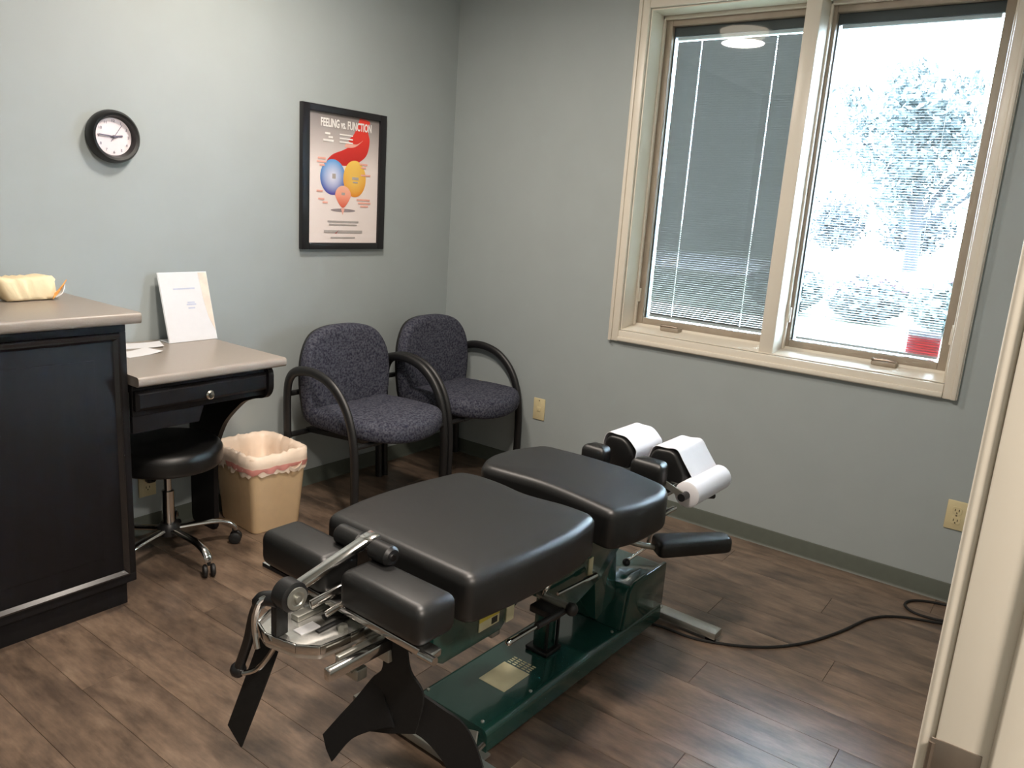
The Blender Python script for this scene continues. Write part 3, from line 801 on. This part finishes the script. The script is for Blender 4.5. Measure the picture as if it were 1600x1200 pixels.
# ------------------------------------------------------------------ outlets, plug, cords
def outlet(loc, rz, label, kind, grp='ivory wall outlets'):
    t = thing('wall_outlet', label, 'outlet', loc, rz, grp)      # local: plate in XZ facing -Y
    obj('cover_plate', box(newbm(), -.036, .036, -.006, -.0005, -.058, .058, .003), 'outlet_ivory', t)
    if kind == 'duplex':
        for z in (-.02, .02):
            r = obj('receptacle', prism(newbm(), rounded([(-.016, z-.014), (.016, z-.014), (.016, z+.014), (-.016, z+.014)], .008, 4), -.0075, -.0055, 'XZ'), 'outlet_ivory', t)
            bm = newbm(); box(bm, -.008, -.0055, -.0082, -.0074, z-.003, z+.006); box(bm, .0055, .008, -.0082, -.0074, z-.003, z+.006); lathe(bm, [(.0025, -.0074), (.0025, -.0082)], (0, 0, z-.009), 'Y', 10)
            obj('slots', bm, 'outlet_slot', r, smooth=False, stuff=True)
    else:
        obj('jack', box(newbm(), -.011, .011, -.009, -.0055, -.012, .012, .002), 'outlet_ivory', t)
    obj('plate_screw', lathe(newbm(), [(.003, -.0058), (.003, -.0072)], (0, 0, 0.047 if kind != 'duplex' else 0), 'Y', 10), 'steel_hardware', t)
    return t
outlet((0, -2.648, .355), PI/2*-1, 'ivory duplex wall outlet low on the window wall by the door jamb', 'duplex')
outlet((0, -.688, .363), -PI/2, 'ivory jack plate on wall below and left of the window, beside the corner chair', 'jack')
outlet((0, -.308, .385), -PI/2, 'ivory duplex wall outlet half hidden behind the corner chair', 'duplex')
outlet((-1.773, 0, .215), 0, 'ivory duplex wall outlet under the desk with a black plug', 'duplex')
pg = thing('stool_side_plug', 'black plug and dangling cord in the outlet under the desk', 'plug', (-1.773, -.009, .235))
pg.name = 'black_plug'
obj('plug_body', box(newbm(), -.014, .014, -.034, 0, -.012, .014, .005), 'cord_black', pg)
obj('plug_cord', tube(newbm(), spline([(0, -.034, 0), (0, -.055, .005), (.01, -.06, .05), (.03, -.05, .15), (.03, -.02, .40), (.03, -.0, .52)], 5), .004, n=8), 'cord_black', pg)

pc = [(-.985, -1.865), (-.975, -1.93), (-.962, -2.06), (-.873, -2.219), (-.743, -2.33), (-.566, -2.411), (-.374, -2.476), (-.28, -2.56), (-.225, -2.68), (-.19, -2.745), (-.205, -2.66), (-.205, -2.59), (-.16, -2.552), (-.095, -2.575), (-.05, -2.66), (-.04, -2.76), (-.05, -2.81)]
pts = [(a, b, .0052) for a, b in pc]
pts[9] = (-.19, -2.745, .012)
pcord = thing('power_cord', 'black power cord snaking across the floor to the window wall', 'cord', (0, 0, 0))
obj('cord', tube(newbm(), spline(pts, 8), .0048, n=8), 'cord_black', pcord)
obj('plug', box(newbm(), -.066, -.036, -2.845, -2.805, .001, .026, .006), 'cord_black', pcord)

# ------------------------------------------------------------------ chiropractic table (local: u along length to head, v across, w up)
TB = thing('chiropractic_table', 'black padded treatment table on a dark green steel base in mid room', 'table', (-1.45, -1.765, 0), math.radians(-1.7))
def tp(name, bm, m, parent=TB, **k): return obj(name, bm, m, parent, **k)
# base tray
prof = rounded([(-.135, .035), (.115, .035), (.115, .098), (-.135, .098)], [.004, .004, .022, .022], 6)
base = tp('base_plate', prism(newbm(), prof, -.462, .470, 'YZ'), 'green_enamel')
lb = tp('instruction_label', box(newbm(), -.305, -.190, -.062, .030, .0975, .0990), 'label_cream', base, smooth=False, label='cream instruction label on the green base')
bm = newbm()
for k in range(4):
    for j in range(5): box(bm, -.183+k*.010, -.178+k*.010, -.055+j*.017, -.043+j*.017, .0978, .0984)
tp('label_lettering', bm, 'label_cream', base, smooth=False, stuff=True)
for u_, v_ in ((-.44, .095), (-.44, -.10), (-.25, -.112), (.18, -.112)):
    tp('bolt', lathe(newbm(), [(.005, .097), (.005, .1005), (.003, .102)], (u_, v_, 0), 'Z', 10), 'steel_flat', base)
# outrigger feet
for u_, nm in ((.535, 0), (-.515, 1)):
    f = tp('outrigger_bar', box(newbm(), u_-.028, u_+.028, -.325, .285, .016, .040, .003), 'steel_flat')
    for v_ in (-.30, .26): tp('leveling_foot', lathe(newbm(), [(.018, 0), (.018, .010), (.006, .012), (.006, .018)], (u_, v_, 0), 'Z', 14), 'black_rubber', f)
    for v_ in (-.10, .08): 
        bm = newbm(); lathe(bm, [(.011, .040), (.011, .048), (.007, .052), (.007, .060), (.003, .062)], (u_, v_, 0), 'Z', 6); tp('bolt', bm, 'chrome', f)
bm = newbm(); bar(bm, (-.505, -.095, .112), (-.548, -.118, .040), .095, .006, (.2, 1, 0), .002); box(bm, -.512, -.455, -.145, -.05, .030, .036)
br = tp('foot_bracket', bm, 'steel_flat')
bm = newbm(); tube(bm, [(-.492, -.150, .088), (-.535, -.150, .080)], .006, n=8); tube(bm, [(-.535, -.15, .08), (-.545, -.15, .03)], .010, n=8); tp('foot_pin', bm, 'chrome', br)
# pump housing with glossy top
pr = rounded([(.200, .098), (.470, .098), (.470, .240), (.215, .240)], [.004, .004, .012, .03], 5)
hs = tp('pump_housing', prism(newbm(), pr, -.128, .055, 'XZ', .004), 'green_enamel')
bm = newbm(); prism(bm, rounded([(.205, .098), (.472, .098), (.472, .252), (.235, .252)], [.004, .004, .01, .04], 5), -.137, -.127, 'XZ', .003); tp('housing_side', bm, 'green_enamel', hs)
# lift column, post, sub-frames
bm = newbm(); prism(bm, rounded([(.215, .20), (.10, .16), (.03, .52), (.165, .52)], .01, 3), -.095, .06, 'XZ', .004); tp('lift_column', bm, 'green_enamel')
fr = tp('pelvic_frame', prism(newbm(), [(-.665, .385), (-.665, .535), (-.27, .535), (-.335, .43), (-.42, .362), (-.63, .362)], -.122, .10, 'XZ', .004), 'green_enamel')
fr2 = tp('thoracic_frame', prism(newbm(), [(-.225, .535), (.20, .535), (.20, .43), (.06, .335), (-.10, .285), (-.225, .365)], -.122, .08, 'XZ', .004), 'green_enamel')
tp('under_rail', box(newbm(), -.66, .20, -.07, .05, .48, .54, .004), 'black_plastic')
bm = newbm(); box(bm, -.508, -.432, -.1245, -.1215, .392, .428); yl = tp('caution_label', bm, 'label_cream', fr, smooth=False, label='cream and yellow caution label')
tp('label_band', box(newbm(), -.508, -.432, -.1250, -.1240, .416, .428), 'label_yellow', fr, smooth=False)
tp('label_panel', box(newbm(), -.462, -.440, -.1252, -.1240, .396, .413), 'label_ink', fr, smooth=False)
tp('serial_strip', box(newbm(), -.402, -.372, -.1245, -.1215, .376, .440), 'label_cream', fr, smooth=False)
tp('serial_strip', box(newbm(), -.022, -.000, -.1245, -.1215, .352, .422), 'label_cream', fr2, smooth=False)
po = tp('lift_post', box(newbm(), -.075, -.030, -.035, .015, .098, .50, .003), 'green_enamel')
bm = newbm()
for u_ in (-.080, -.025): box(bm, u_-.005, u_+.005, -.042, -.034, .10, .42, .002)
box(bm, -.092, -.013, -.05, .03, .098, .112, .004); box(bm, -.09, -.02, -.06, -.03, .27, .30, .004); box(bm, -.09, -.02, -.055, -.03, .36, .385, .004)
tp('post_bracket', bm, 'black_plastic', po)
bm = newbm(); tube(bm, spline([(-.34, -.05, .30), (-.31, -.06, .345), (-.25, -.05, .36), (-.20, -.03, .35)], 6), .006, n=8); tp('hose', bm, 'black_rubber')
bm = newbm(); box(bm, -.335, -.30, -.03, .03, .26, .28, .003); tube(bm, [(-.317, 0, .28), (-.317, 0, .40)], .006, n=8); tp('spring_bracket', bm, 'steel_flat')
# side hand controls
bm = newbm(); tube(bm, [(-.245, -.11, .392), (-.243, -.205, .386)], .0125, n=14); th = tp('tension_handle', bm, 'steel_flat')
bm = newbm(); ball(bm, (-.243, -.215, .386), .018); tp('handle_knob', bm, 'black_plastic', th)
bm = newbm(); tube(bm, spline([(-.25, -.125, .385), (-.252, -.135, .415), (-.235, -.14, .435), (-.21, -.14, .45)], 5), [.004]*5+[.006]*6+[.005]*5, n=8); tp('hook_lever', bm, 'chrome')
bm = newbm(); tube(bm, [(-.485, -.20, .390), (-.455, -.20, .389), (-.36, -.20, .386)], [.007, .006, .0045], n=8); ball(bm, (-.487, -.20, .390), .009); dl = tp('drop_lever', bm, 'chrome')
bm = newbm(); tube(bm, [(-.375, -.20, .386), (-.26, -.20, .382)], .009, n=10); box(bm, -.30, -.24, -.20, -.12, .365, .385, .004); tp('lever_grip', bm, 'black_plastic', dl)
bm = newbm(); tube(bm, [(-.20, -.14, .385), (-.07, -.14, .377), (-.06, -.14, .376), (-.005, -.14, .372)], [.0045, .0045, .008, .008], n=8); tp('release_rod', bm, 'chrome')
# main cushions
o1 = [(-.690, -.240), (-.690, .235), (-.55, .262), (-.38, .262), (-.20, .235), (-.180, .18), (-.178, .09), (-.195, .0), (-.190, -.06), (-.176, -.13), (-.180, -.235), (-.30, -.258), (-.5, -.262)]
o1 = resample(rounded([(p.x, p.y) for p in [Vector(q) for q in o1]], [.035, .035, .1, .1, .04, .04, .06, .06, .06, .06, .045, .1, .1], 5), .022)
tp('pelvic_cushion', pad(newbm(), o1, .530, .640, .026, .012, .004), 'black_vinyl', label='long padded pelvic cushion')
o2 = [(-.150, -.255), (-.120, -.10), (-.105, .02), (-.128, .22), (-.04, .272), (.07, .272), (.205, .225), (.222, .06), (.215, -.08), (.168, -.252), (.10, -.288), (-.045, -.285)]
o2 = resample(rounded(o2, [.035, .1, .1, .035, .06, .08, .04, .06, .06, .035, .06, .06], 5), .022)
tp('thoracic_cushion', pad(newbm(), o2, .530, .640, .026, .012, .003), 'black_vinyl', label='short padded chest cushion')
# shoulder blocks and head cushions with paper
for v0, v1 in ((.012, .105), (-.195, -.078)):
    tp('shoulder_block', pad(newbm(), resample(rounded([(.235, v0), (.305, v0+.01), (.305, v1-.01), (.235, v1)], .02, 4), .015), .585, .664, .022, .008, .003), 'black_vinyl')
hf = tp('head_frame', box(newbm(), .16, .54, -.15, .04, .515, .555, .006), 'black_plastic')
tp('head_slide', box(newbm(), .20, .50, -.19, -.165, .548, .560, .002), 'chrome', hf)
def head_pad(poly, u0, u1, paper, label):
    bm = newbm(); P = rounded(poly, .022, 5)
    prism(bm, P, u0, u1, 'YZ', .010, 3)
    h = tp('head_cushion', bm, 'black_vinyl', label=label)
    bm = newbm(); C = spline([(0, a, b) for a, b in paper], 5); r0_, r1_ = [], []
    A = []
    for i, c_ in enumerate(C):
        t_ = (C[min(i+1, len(C)-1)]-C[max(i-1, 0)]).normalized(); n_ = Vector((0, -t_.z, t_.y))*.0012
        A.append([bm.verts.new((u0+.012, c_.y, c_.z)), bm.verts.new((u1+.006, c_.y, c_.z)), bm.verts.new((u1+.006, c_.y+n_.y, c_.z+n_.z)), bm.verts.new((u0+.012, c_.y+n_.y, c_.z+n_.z))])
    for X, Y in zip(A, A[1:]):
        for k in range(4): bm.faces.new((X[k], X[(k+1) % 4], Y[(k+1) % 4], Y[k]))
    bm.faces.new(A[0][::-1]); bm.faces.new(A[-1])
    tp('face_paper', bm, 'head_paper', h, label='white paper strip over the head cushion', sharp=60)
    return h
hl = head_pad([(-.022, .580), (-.030, .640), (.004, .680), (.070, .680), (.082, .640), (.080, .580)], .345, .53,
         [(-.026, .595), (-.036, .640), (-.022, .662), (.006, .683), (.040, .685), (.074, .684), (.088, .655), (.090, .60)], 'head cushion of the far side')
hr = head_pad([(-.085, .580), (-.088, .640), (-.105, .676), (-.175, .682), (-.222, .610), (-.215, .575)], .345, .53,
         [(-.082, .600), (-.083, .642), (-.100, .680), (-.140, .684), (-.178, .687), (-.205, .655), (-.245, .605), (-.268, .585)], 'head cushion with the paper roll')
bm = newbm()
lathe(bm, [(.012, .300), (.034, .300), (.041, .304), (.041, .545), (.034, .548), (.012, .548)], (0, -.252, .572), 'X', 28)
rl = tp('paper_roll', bm, 'head_paper', hr, label='roll of white headrest paper')
tp('roll_axle', tube(newbm(), [(.265, -.252, .572), (.575, -.252, .572)], .0125, n=12), 'black_plastic', hr)
bm = newbm(); bar(bm, (.285, -.252, .572), (.285, -.165, .60), .02, .006, (0, .3, 1)); tp('roll_bracket', bm, 'steel_flat', hr)
bm = newbm(); tube(bm, [(.44, -.20, .53), (.47, -.225, .515)], .006, n=8); hk = tp('headrest_lever', bm, 'chrome', hf)
bm = newbm(); tube(bm, [(.465, -.222, .517), (.53, -.245, .508)], [.008, .011], n=10); tp('lever_knob', bm, 'black_plastic', hk)
# arm rest
m = Matrix.Translation((.385, -.150, .345)) @ Matrix.Rotation(math.radians(-37), 4, 'Z')
bm = newbm(); ar = resample(rounded([(-.03, -.052), (.24, -.038), (.255, 0), (.24, .038), (-.02, .052)], .03, 4), .018)
pad(bm, ar, -.026, .026, .018, .010, .003); bmesh.ops.transform(bm, matrix=m, verts=bm.verts)
arm = tp('arm_rest', bm, 'black_vinyl', label='small black padded arm rest')
bm = newbm(); tube(bm, spline([(.22, -.02, .42), (.30, -.08, .36), (.38, -.145, .335)], 5), .010, n=10); tp('arm_bracket', bm, 'steel_flat', arm)
# head levers
bm = newbm(); tube(bm, spline([(.36, -.12, .40), (.43, -.08, .33), (.45, -.062, .286), (.42, -.06, .280), (.335, -.06, .276)], 6), [.008]*8+[.0055]*17, n=8); l1 = tp('height_lever', bm, 'chrome')
tp('lever_knob', ball(newbm(), (.325, -.06, .271), .0135), 'black_plastic', l1)
bm = newbm(); tube(bm, spline([(.20, -.06, .335), (.215, -.062, .35), (.262, -.063, .37), (.275, -.06, .39)], 5), .007, n=8); tp('drop_lever', bm, 'chrome')
bm = newbm(); box(bm, .20, .36, -.20, -.185, .49, .502, .002); tp('slide_bar', bm, 'chrome')
# foot end: two cushions, rails, chrome caliper with padded roller
for v0, v1, lab in ((-.252, -.004, 'ankle cushion of the near side'), (.046, .276, 'ankle cushion of the far side')):
    bm = newbm(); box(bm, -.846, -.733, v0, v1, .545, .632, .024, 5); tp('ankle_cushion', bm, 'black_vinyl', label=lab)
bm = newbm(); box(bm, -.835, -.80, -.27, .28, .528, .545, .003); tp('cushion_rail', bm, 'chrome')
bm = newbm(); tube(bm, [(-.835, -.285, .537), (-.835, -.245, .537)], .009, n=10); tp('rail_end', bm, 'chrome'); tp('buckle', bar(newbm(), (-.80, -.185, .50), (-.815, -.205, .54), .014, .008, (0, 1, 0), .002), 'chrome')
ply = [(-.70, .135), (-.90, .150), (-.950, .125), (-.966, .075), (-.948, -.005), (-.917, -.044), (-.845, -.050), (-.70, -.05)]
pl = tp('caliper_plate', prism(newbm(), rounded(ply, .008, 2), .470, .496, 'XY', .002), 'plate_steel')
bm = newbm()
for a, b in zip(ply, ply[1:]):
    bar(bm, (*a, .492), (*b, .492), .006, .020, (-(b[1]-a[1]), b[0]-a[0], 0), .001)
tp('plate_rim', bm, 'chrome', pl)
bm = newbm()
bar(bm, (-.89, .080, .503), (-.72, .085, .503), .024, .014, (0, 1, 0), .003)
box(bm, -.80, -.775, -.03, .12, .496, .516, .003); box(bm, -.745, -.715, -.045, .13, .490, .524, .003)
tp('caliper_slide', bm, 'steel_flat', pl)
for u_, v_ in ((-.86, .10), (-.84, -.02), (-.78, .05)):
    bm = newbm(); lathe(bm, [(.012, .496), (.012, .506), (.007, .510)], (u_, v_, 0), 'Z', 6); tp('bolt', bm, 'steel_flat', pl)
bm = newbm(); bar(bm, (-.885, .008, .498), (-.80, .012, .498), .012, .006, (0, 1, 0), .001); bar(bm, (-.84, .045, .498), (-.78, .03, .498), .020, .006, (0, 1, 0), .001)
tp('rubber_strip', bm, 'black_rubber', pl)
bm = newbm(); box(bm, -.915, -.865, .022, .050, .4955, .4985, .001); tp('wear_strip', bm, 'paper_white', pl)
bm = newbm(); bar(bm, (-.93, .026, .608), (-.748, .010, .668), .030, .012, (0, 1, 0), .002); bar(bm, (-.760, .011, .665), (-.728, .009, .672), .034, .012, (0, 1, 0), .002)
ca = tp('caliper_arm', bm, 'chrome')
bm = newbm(); lathe(bm, [(.005, -.022), (.024, -.022), (.032, -.018), (.032, .018), (.024, .022), (.005, .022)], (-.940, 0, .598), 'Y', 28)
bmesh.ops.translate(bm, vec=(0, .028, 0), verts=bm.verts); hb = tp('pivot_drum', bm, 'black_plastic', ca)
bm = newbm(); lathe(bm, [(.024, -.0235), (.024, -.026), (.016, -.027), (.014, -.025), (.007, -.025), (.007, -.032), (.002, -.033)], (-.940, .028, .598), 'Y', 24); tp('pivot_cap', bm, 'steel_flat', ca)
bm = newbm(); box(bm, -.960, -.93, .045, .065, .50, .58, .003); tp('pivot_post', bm, 'black_plastic', pl)
for v0, v1 in ((-.070, -.006), (.026, .108)):
    bm = newbm(); lathe(bm, [(.010, v0), (.017, v0), (.023, v0+.007), (.023, v1-.007), (.017, v1), (.010, v1)], (-.748, 0, .650), 'Y', 24); tp('padded_roller', bm, 'black_vinyl', ca)
tp('roller_axle', tube(newbm(), [(-.748, -.072, .650), (-.748, .11, .650)], .008, n=10), 'chrome', ca)
bm = newbm(); bar(bm, (-.90, .012, .565), (-.76, .0, .590), .010, .018, (0, 1, 0), .002); bar(bm, (-.88, -.012, .545), (-.77, -.022, .572), .008, .014, (0, 1, 0), .002); tp('tie_bar', bm, 'chrome', ca)
bm = newbm(); bar(bm, (-.958, -.115, .487), (-.79, -.115, .487), .018, .026, (0, 1, 0), .003); tp('side_bar', bm, 'chrome')
bm = newbm(); bar(bm, (-.90, -.075, .47), (-.70, -.075, .47), .012, .03, (0, 1, 0), .003); box(bm, -.80, -.70, -.12, .13, .44, .472, .004); tp('under_bracket', bm, 'steel_flat')
bm = newbm(); bar(bm, (-.80, .05, .44), (-.76, .045, .34), .04, .03, (0, 1, 0), .004); box(bm, -.765, -.735, .015, .07, .315, .345, .004); tp('drop_bracket', bm, 'steel_flat')
# black side lever with chrome tip at the left
bm = newbm(); tube(bm, spline([(-.955, .045, .585), (-.965, .085, .575), (-.965, .115, .53), (-.967, .135, .46), (-.97, .165, .385)], 6), [.016]*9+[.011]*16, n=10); fk = tp('foot_lever', bm, 'black_plastic')
tp('lever_ball', ball(newbm(), (-.97, .170, .375), .018), 'black_plastic', fk)
bm = newbm(); tube(bm, spline([(-.97, .150, .375), (-.962, .11, .40), (-.955, .08, .44), (-.95, .06, .475)], 5), .006, n=8); tp('return_rod', bm, 'chrome', fk)
bm = newbm(); tube(bm, spline([(-.985, .075, .475), (-.985, .085, .53), (-.98, .075, .578), (-.96, .06, .592)], 5), .006, n=8); tp('cable_loop', bm, 'chrome', fk)
# webbing straps
bm = newbm(); ribbon(bm, [(-.925, .105, .478), (-.93, .120, .430), (-.935, .165, .320), (-.94, .218, .195), (-.942, .232, .160)], [(.004, .033, .010)]*5, .004); tp('ankle_strap', bm, 'webbing', label='black webbing strap hanging at the far side')
def sheet_strip(bm, pairs, thick, sub=5):      # cloth between two edge lines, given as (edge a, edge b) pairs
    A = spline([p[0] for p in pairs], sub); B = spline([p[1] for p in pairs], sub); rings = []
    for i, (a, b) in enumerate(zip(A, B)):
        t = (A[min(i+1, len(A)-1)]+B[min(i+1, len(A)-1)]-A[max(i-1, 0)]-B[max(i-1, 0)]).normalized()
        n = t.cross(b-a).normalized()*thick/2
        m = (a+b)/2+t.cross(b-a).normalized()*(.004)
        rings.append([bm.verts.new(q) for q in (a-n, m-n, b-n, b+n, m+n, a+n)])
    for X, Y in zip(rings, rings[1:]):
        for k in range(6): bm.faces.new((X[k], X[(k+1) % 6], Y[(k+1) % 6], Y[k]))
    bm.faces.new(rings[0][::-1]); bm.faces.new(rings[-1]); return bm
sr = tp('ankle_cuff', sheet_strip(newbm(), [((-.79, -.101, .530), (-.79, -.158, .545)), ((-.785, -.091, .448), (-.785, -.162, .479)), ((-.775, -.076, .398), (-.775, -.165, .431)), ((-.755, -.02, .326), (-.755, -.185, .373)), ((-.737, .006, .18), (-.737, -.148, .253))], .005), 'webbing', label='wide black webbing cuff splitting into two tails')
tp('cuff_tail', sheet_strip(newbm(), [((-.752, -.045, .36), (-.752, -.096, .25)), ((-.755, -.03, .35), (-.755, -.080, .244)), ((-.760, .022, .272), (-.760, -.025, .207)), ((-.77, .065, .21), (-.77, .029, .16)), ((-.785, .108, .144), (-.785, .074, .087))], .006), 'webbing', sr)
tp('cuff_tail', sheet_strip(newbm(), [((-.752, -.135, .385), (-.752, -.060, .25)), ((-.748, -.151, .372), (-.748, -.067, .231)), ((-.71, -.197, .329), (-.71, -.124, .227)), ((-.67, -.224, .285), (-.67, -.159, .168)), ((-.64, -.24, .224), (-.64, -.169, .104)), ((-.62, -.253, .153), (-.62, -.175, .039))], .006), 'webbing', sr)

# ------------------------------------------------------------------ outside the window
g = obj('ground', box(newbm(), .21, 120, -60, 80, -.4, 0), 'grass', smooth=False); struct(g); g.name = 'lawn'
sw_ = struct(obj('sidewalk', box(newbm(), 4.0, 8.4, -60, 80, 0, .02), 'concrete', smooth=False))
rd = struct(obj('road', box(newbm(), 17, 26, -60, 80, 0, .02), 'asphalt', smooth=False))
def leaf_cloud(bm, c, r, n, size, shell=.55):
    for _ in range(n):
        d = Vector((random.gauss(0, 1), random.gauss(0, 1), random.gauss(0, 1))).normalized()
        k = shell+(1-shell)*random.random()
        p = Vector(c)+Vector((d.x*r[0], d.y*r[1], d.z*r[2]))*k
        a = Vector((random.gauss(0, 1), random.gauss(0, 1), random.gauss(0, 1))).normalized(); b = a.orthogonal().normalized()
        s = size*random.uniform(.6, 1.3)
        bm.faces.new([bm.verts.new(p+a*s), bm.verts.new(p+b*s*.5), bm.verts.new(p-a*s), bm.verts.new(p-b*s*.5)])
random.seed(11)
tr = thing('tree', 'leafy tree with forked trunk on the lawn outside the right pane', 'tree', (28.5, 2.55, 0))
bm = newbm(); tube(bm, spline([(0, 0, 0), (.05, .05, 1.2), (0, .12, 2.2), (.1, .3, 3.6), (0, .5, 5.2), (0, .6, 6.6)], 4), [.28, .26, .25, .24, .23, .22, .21, .2, .2, .19, .18, .16, .14, .12, .1, .09, .08, .07, .06, .05, .04], n=10)
tp('trunk', bm, 'bark', tr)
for br_ in ([(0, .05, 1.9), (.2, -.6, 3.0), (.3, -1.4, 4.2), (.4, -2.0, 5.4)], [(0, .1, 2.2), (-.2, .9, 3.2), (-.2, 1.7, 4.0), (0, 2.4, 4.6)], [(0, .1, 1.5), (.1, -.8, 2.2), (0, -1.6, 2.9)]):
    tp('branch', tube(newbm(), spline(br_, 4), [.13-.09*i/(4*(len(br_)-1)) for i in range(4*(len(br_)-1)+1)], n=8), 'bark', tr)
bm = newbm()
for _ in range(105):
    d = Vector((random.gauss(0, 1), random.gauss(0, 1), random.gauss(0, 1))).normalized()*random.uniform(.3, 1)
    leaf_cloud(bm, (d.x*2.4, .75+d.y*2.9, 4.9+d.z*2.75), (.85, .85, .65), 60, .16, .2)
tp('foliage', bm, 'leaf', tr, smooth=False, stuff=True)
def shrub(name, loc, r, n, size, m, label, cat, flowers=0, grp=None):
    t = thing(name, label, cat, loc, 0, grp)
    bm = newbm()
    for k in range(5): tube(bm, [(0, 0, 0), (r[0]*.6*math.cos(k*1.26), r[1]*.6*math.sin(k*1.26), r[2]*1.2)], .02, n=5)
    tp('stem', bm, 'bark', t)
    bm = newbm(); leaf_cloud(bm, (0, 0, r[2]*1.02), (r[0], r[1], r[2]), n, size, .35); tp('foliage', bm, m, t, smooth=False, stuff=True)
    if flowers:
        bm = newbm()
        for _ in range(flowers):
            a = random.uniform(0, 2*PI); q = random.uniform(.2, 1); z = r[2]*(1.02+math.sqrt(max(0, 1-q*q))*.95)
            ball(bm, (math.cos(a)*r[0]*q, math.sin(a)*r[1]*q, z), .05, n=6)
        tp('blossoms', bm, 'flower', t, stuff=True)
    return t
for a, b, rr_, h, lab in ((46, 5.6, 2.1, 1.6, 'dark dense shrub far across the road behind the tree trunk'), (46, 9.9, 2.1, 1.75, 'dark dense shrub far across the road to the left of the tree'), (52, 1.0, 2.0, 1.5, 'dark dense shrub far across the road to the right of the tree')):
    shrub('far_shrub', (a, b, 0), (1.4, rr_, h), 1300, .22, 'leaf_dark', lab, 'shrub', 0, 'dark round shrubs far across the road')
for i, (a, b, rx, h, m_, lab) in enumerate(((9.5, -1.35, .58, .40, 'leaf_light', 'pale flowering shrub on the lawn nearest the red sticker'), (9.7, -.15, .58, .37, 'leaf', 'flowering shrub in the middle of the bed outside the window'), (9.5, 1.05, .58, .41, 'leaf_light', 'flowering shrub at the left end of the bed outside'))):
    shrub('flowering_shrub', (a, b, 0), (.8, rx, h), 3200, .07, m_, lab, 'shrub', 40, 'flowering shrubs outside the window')
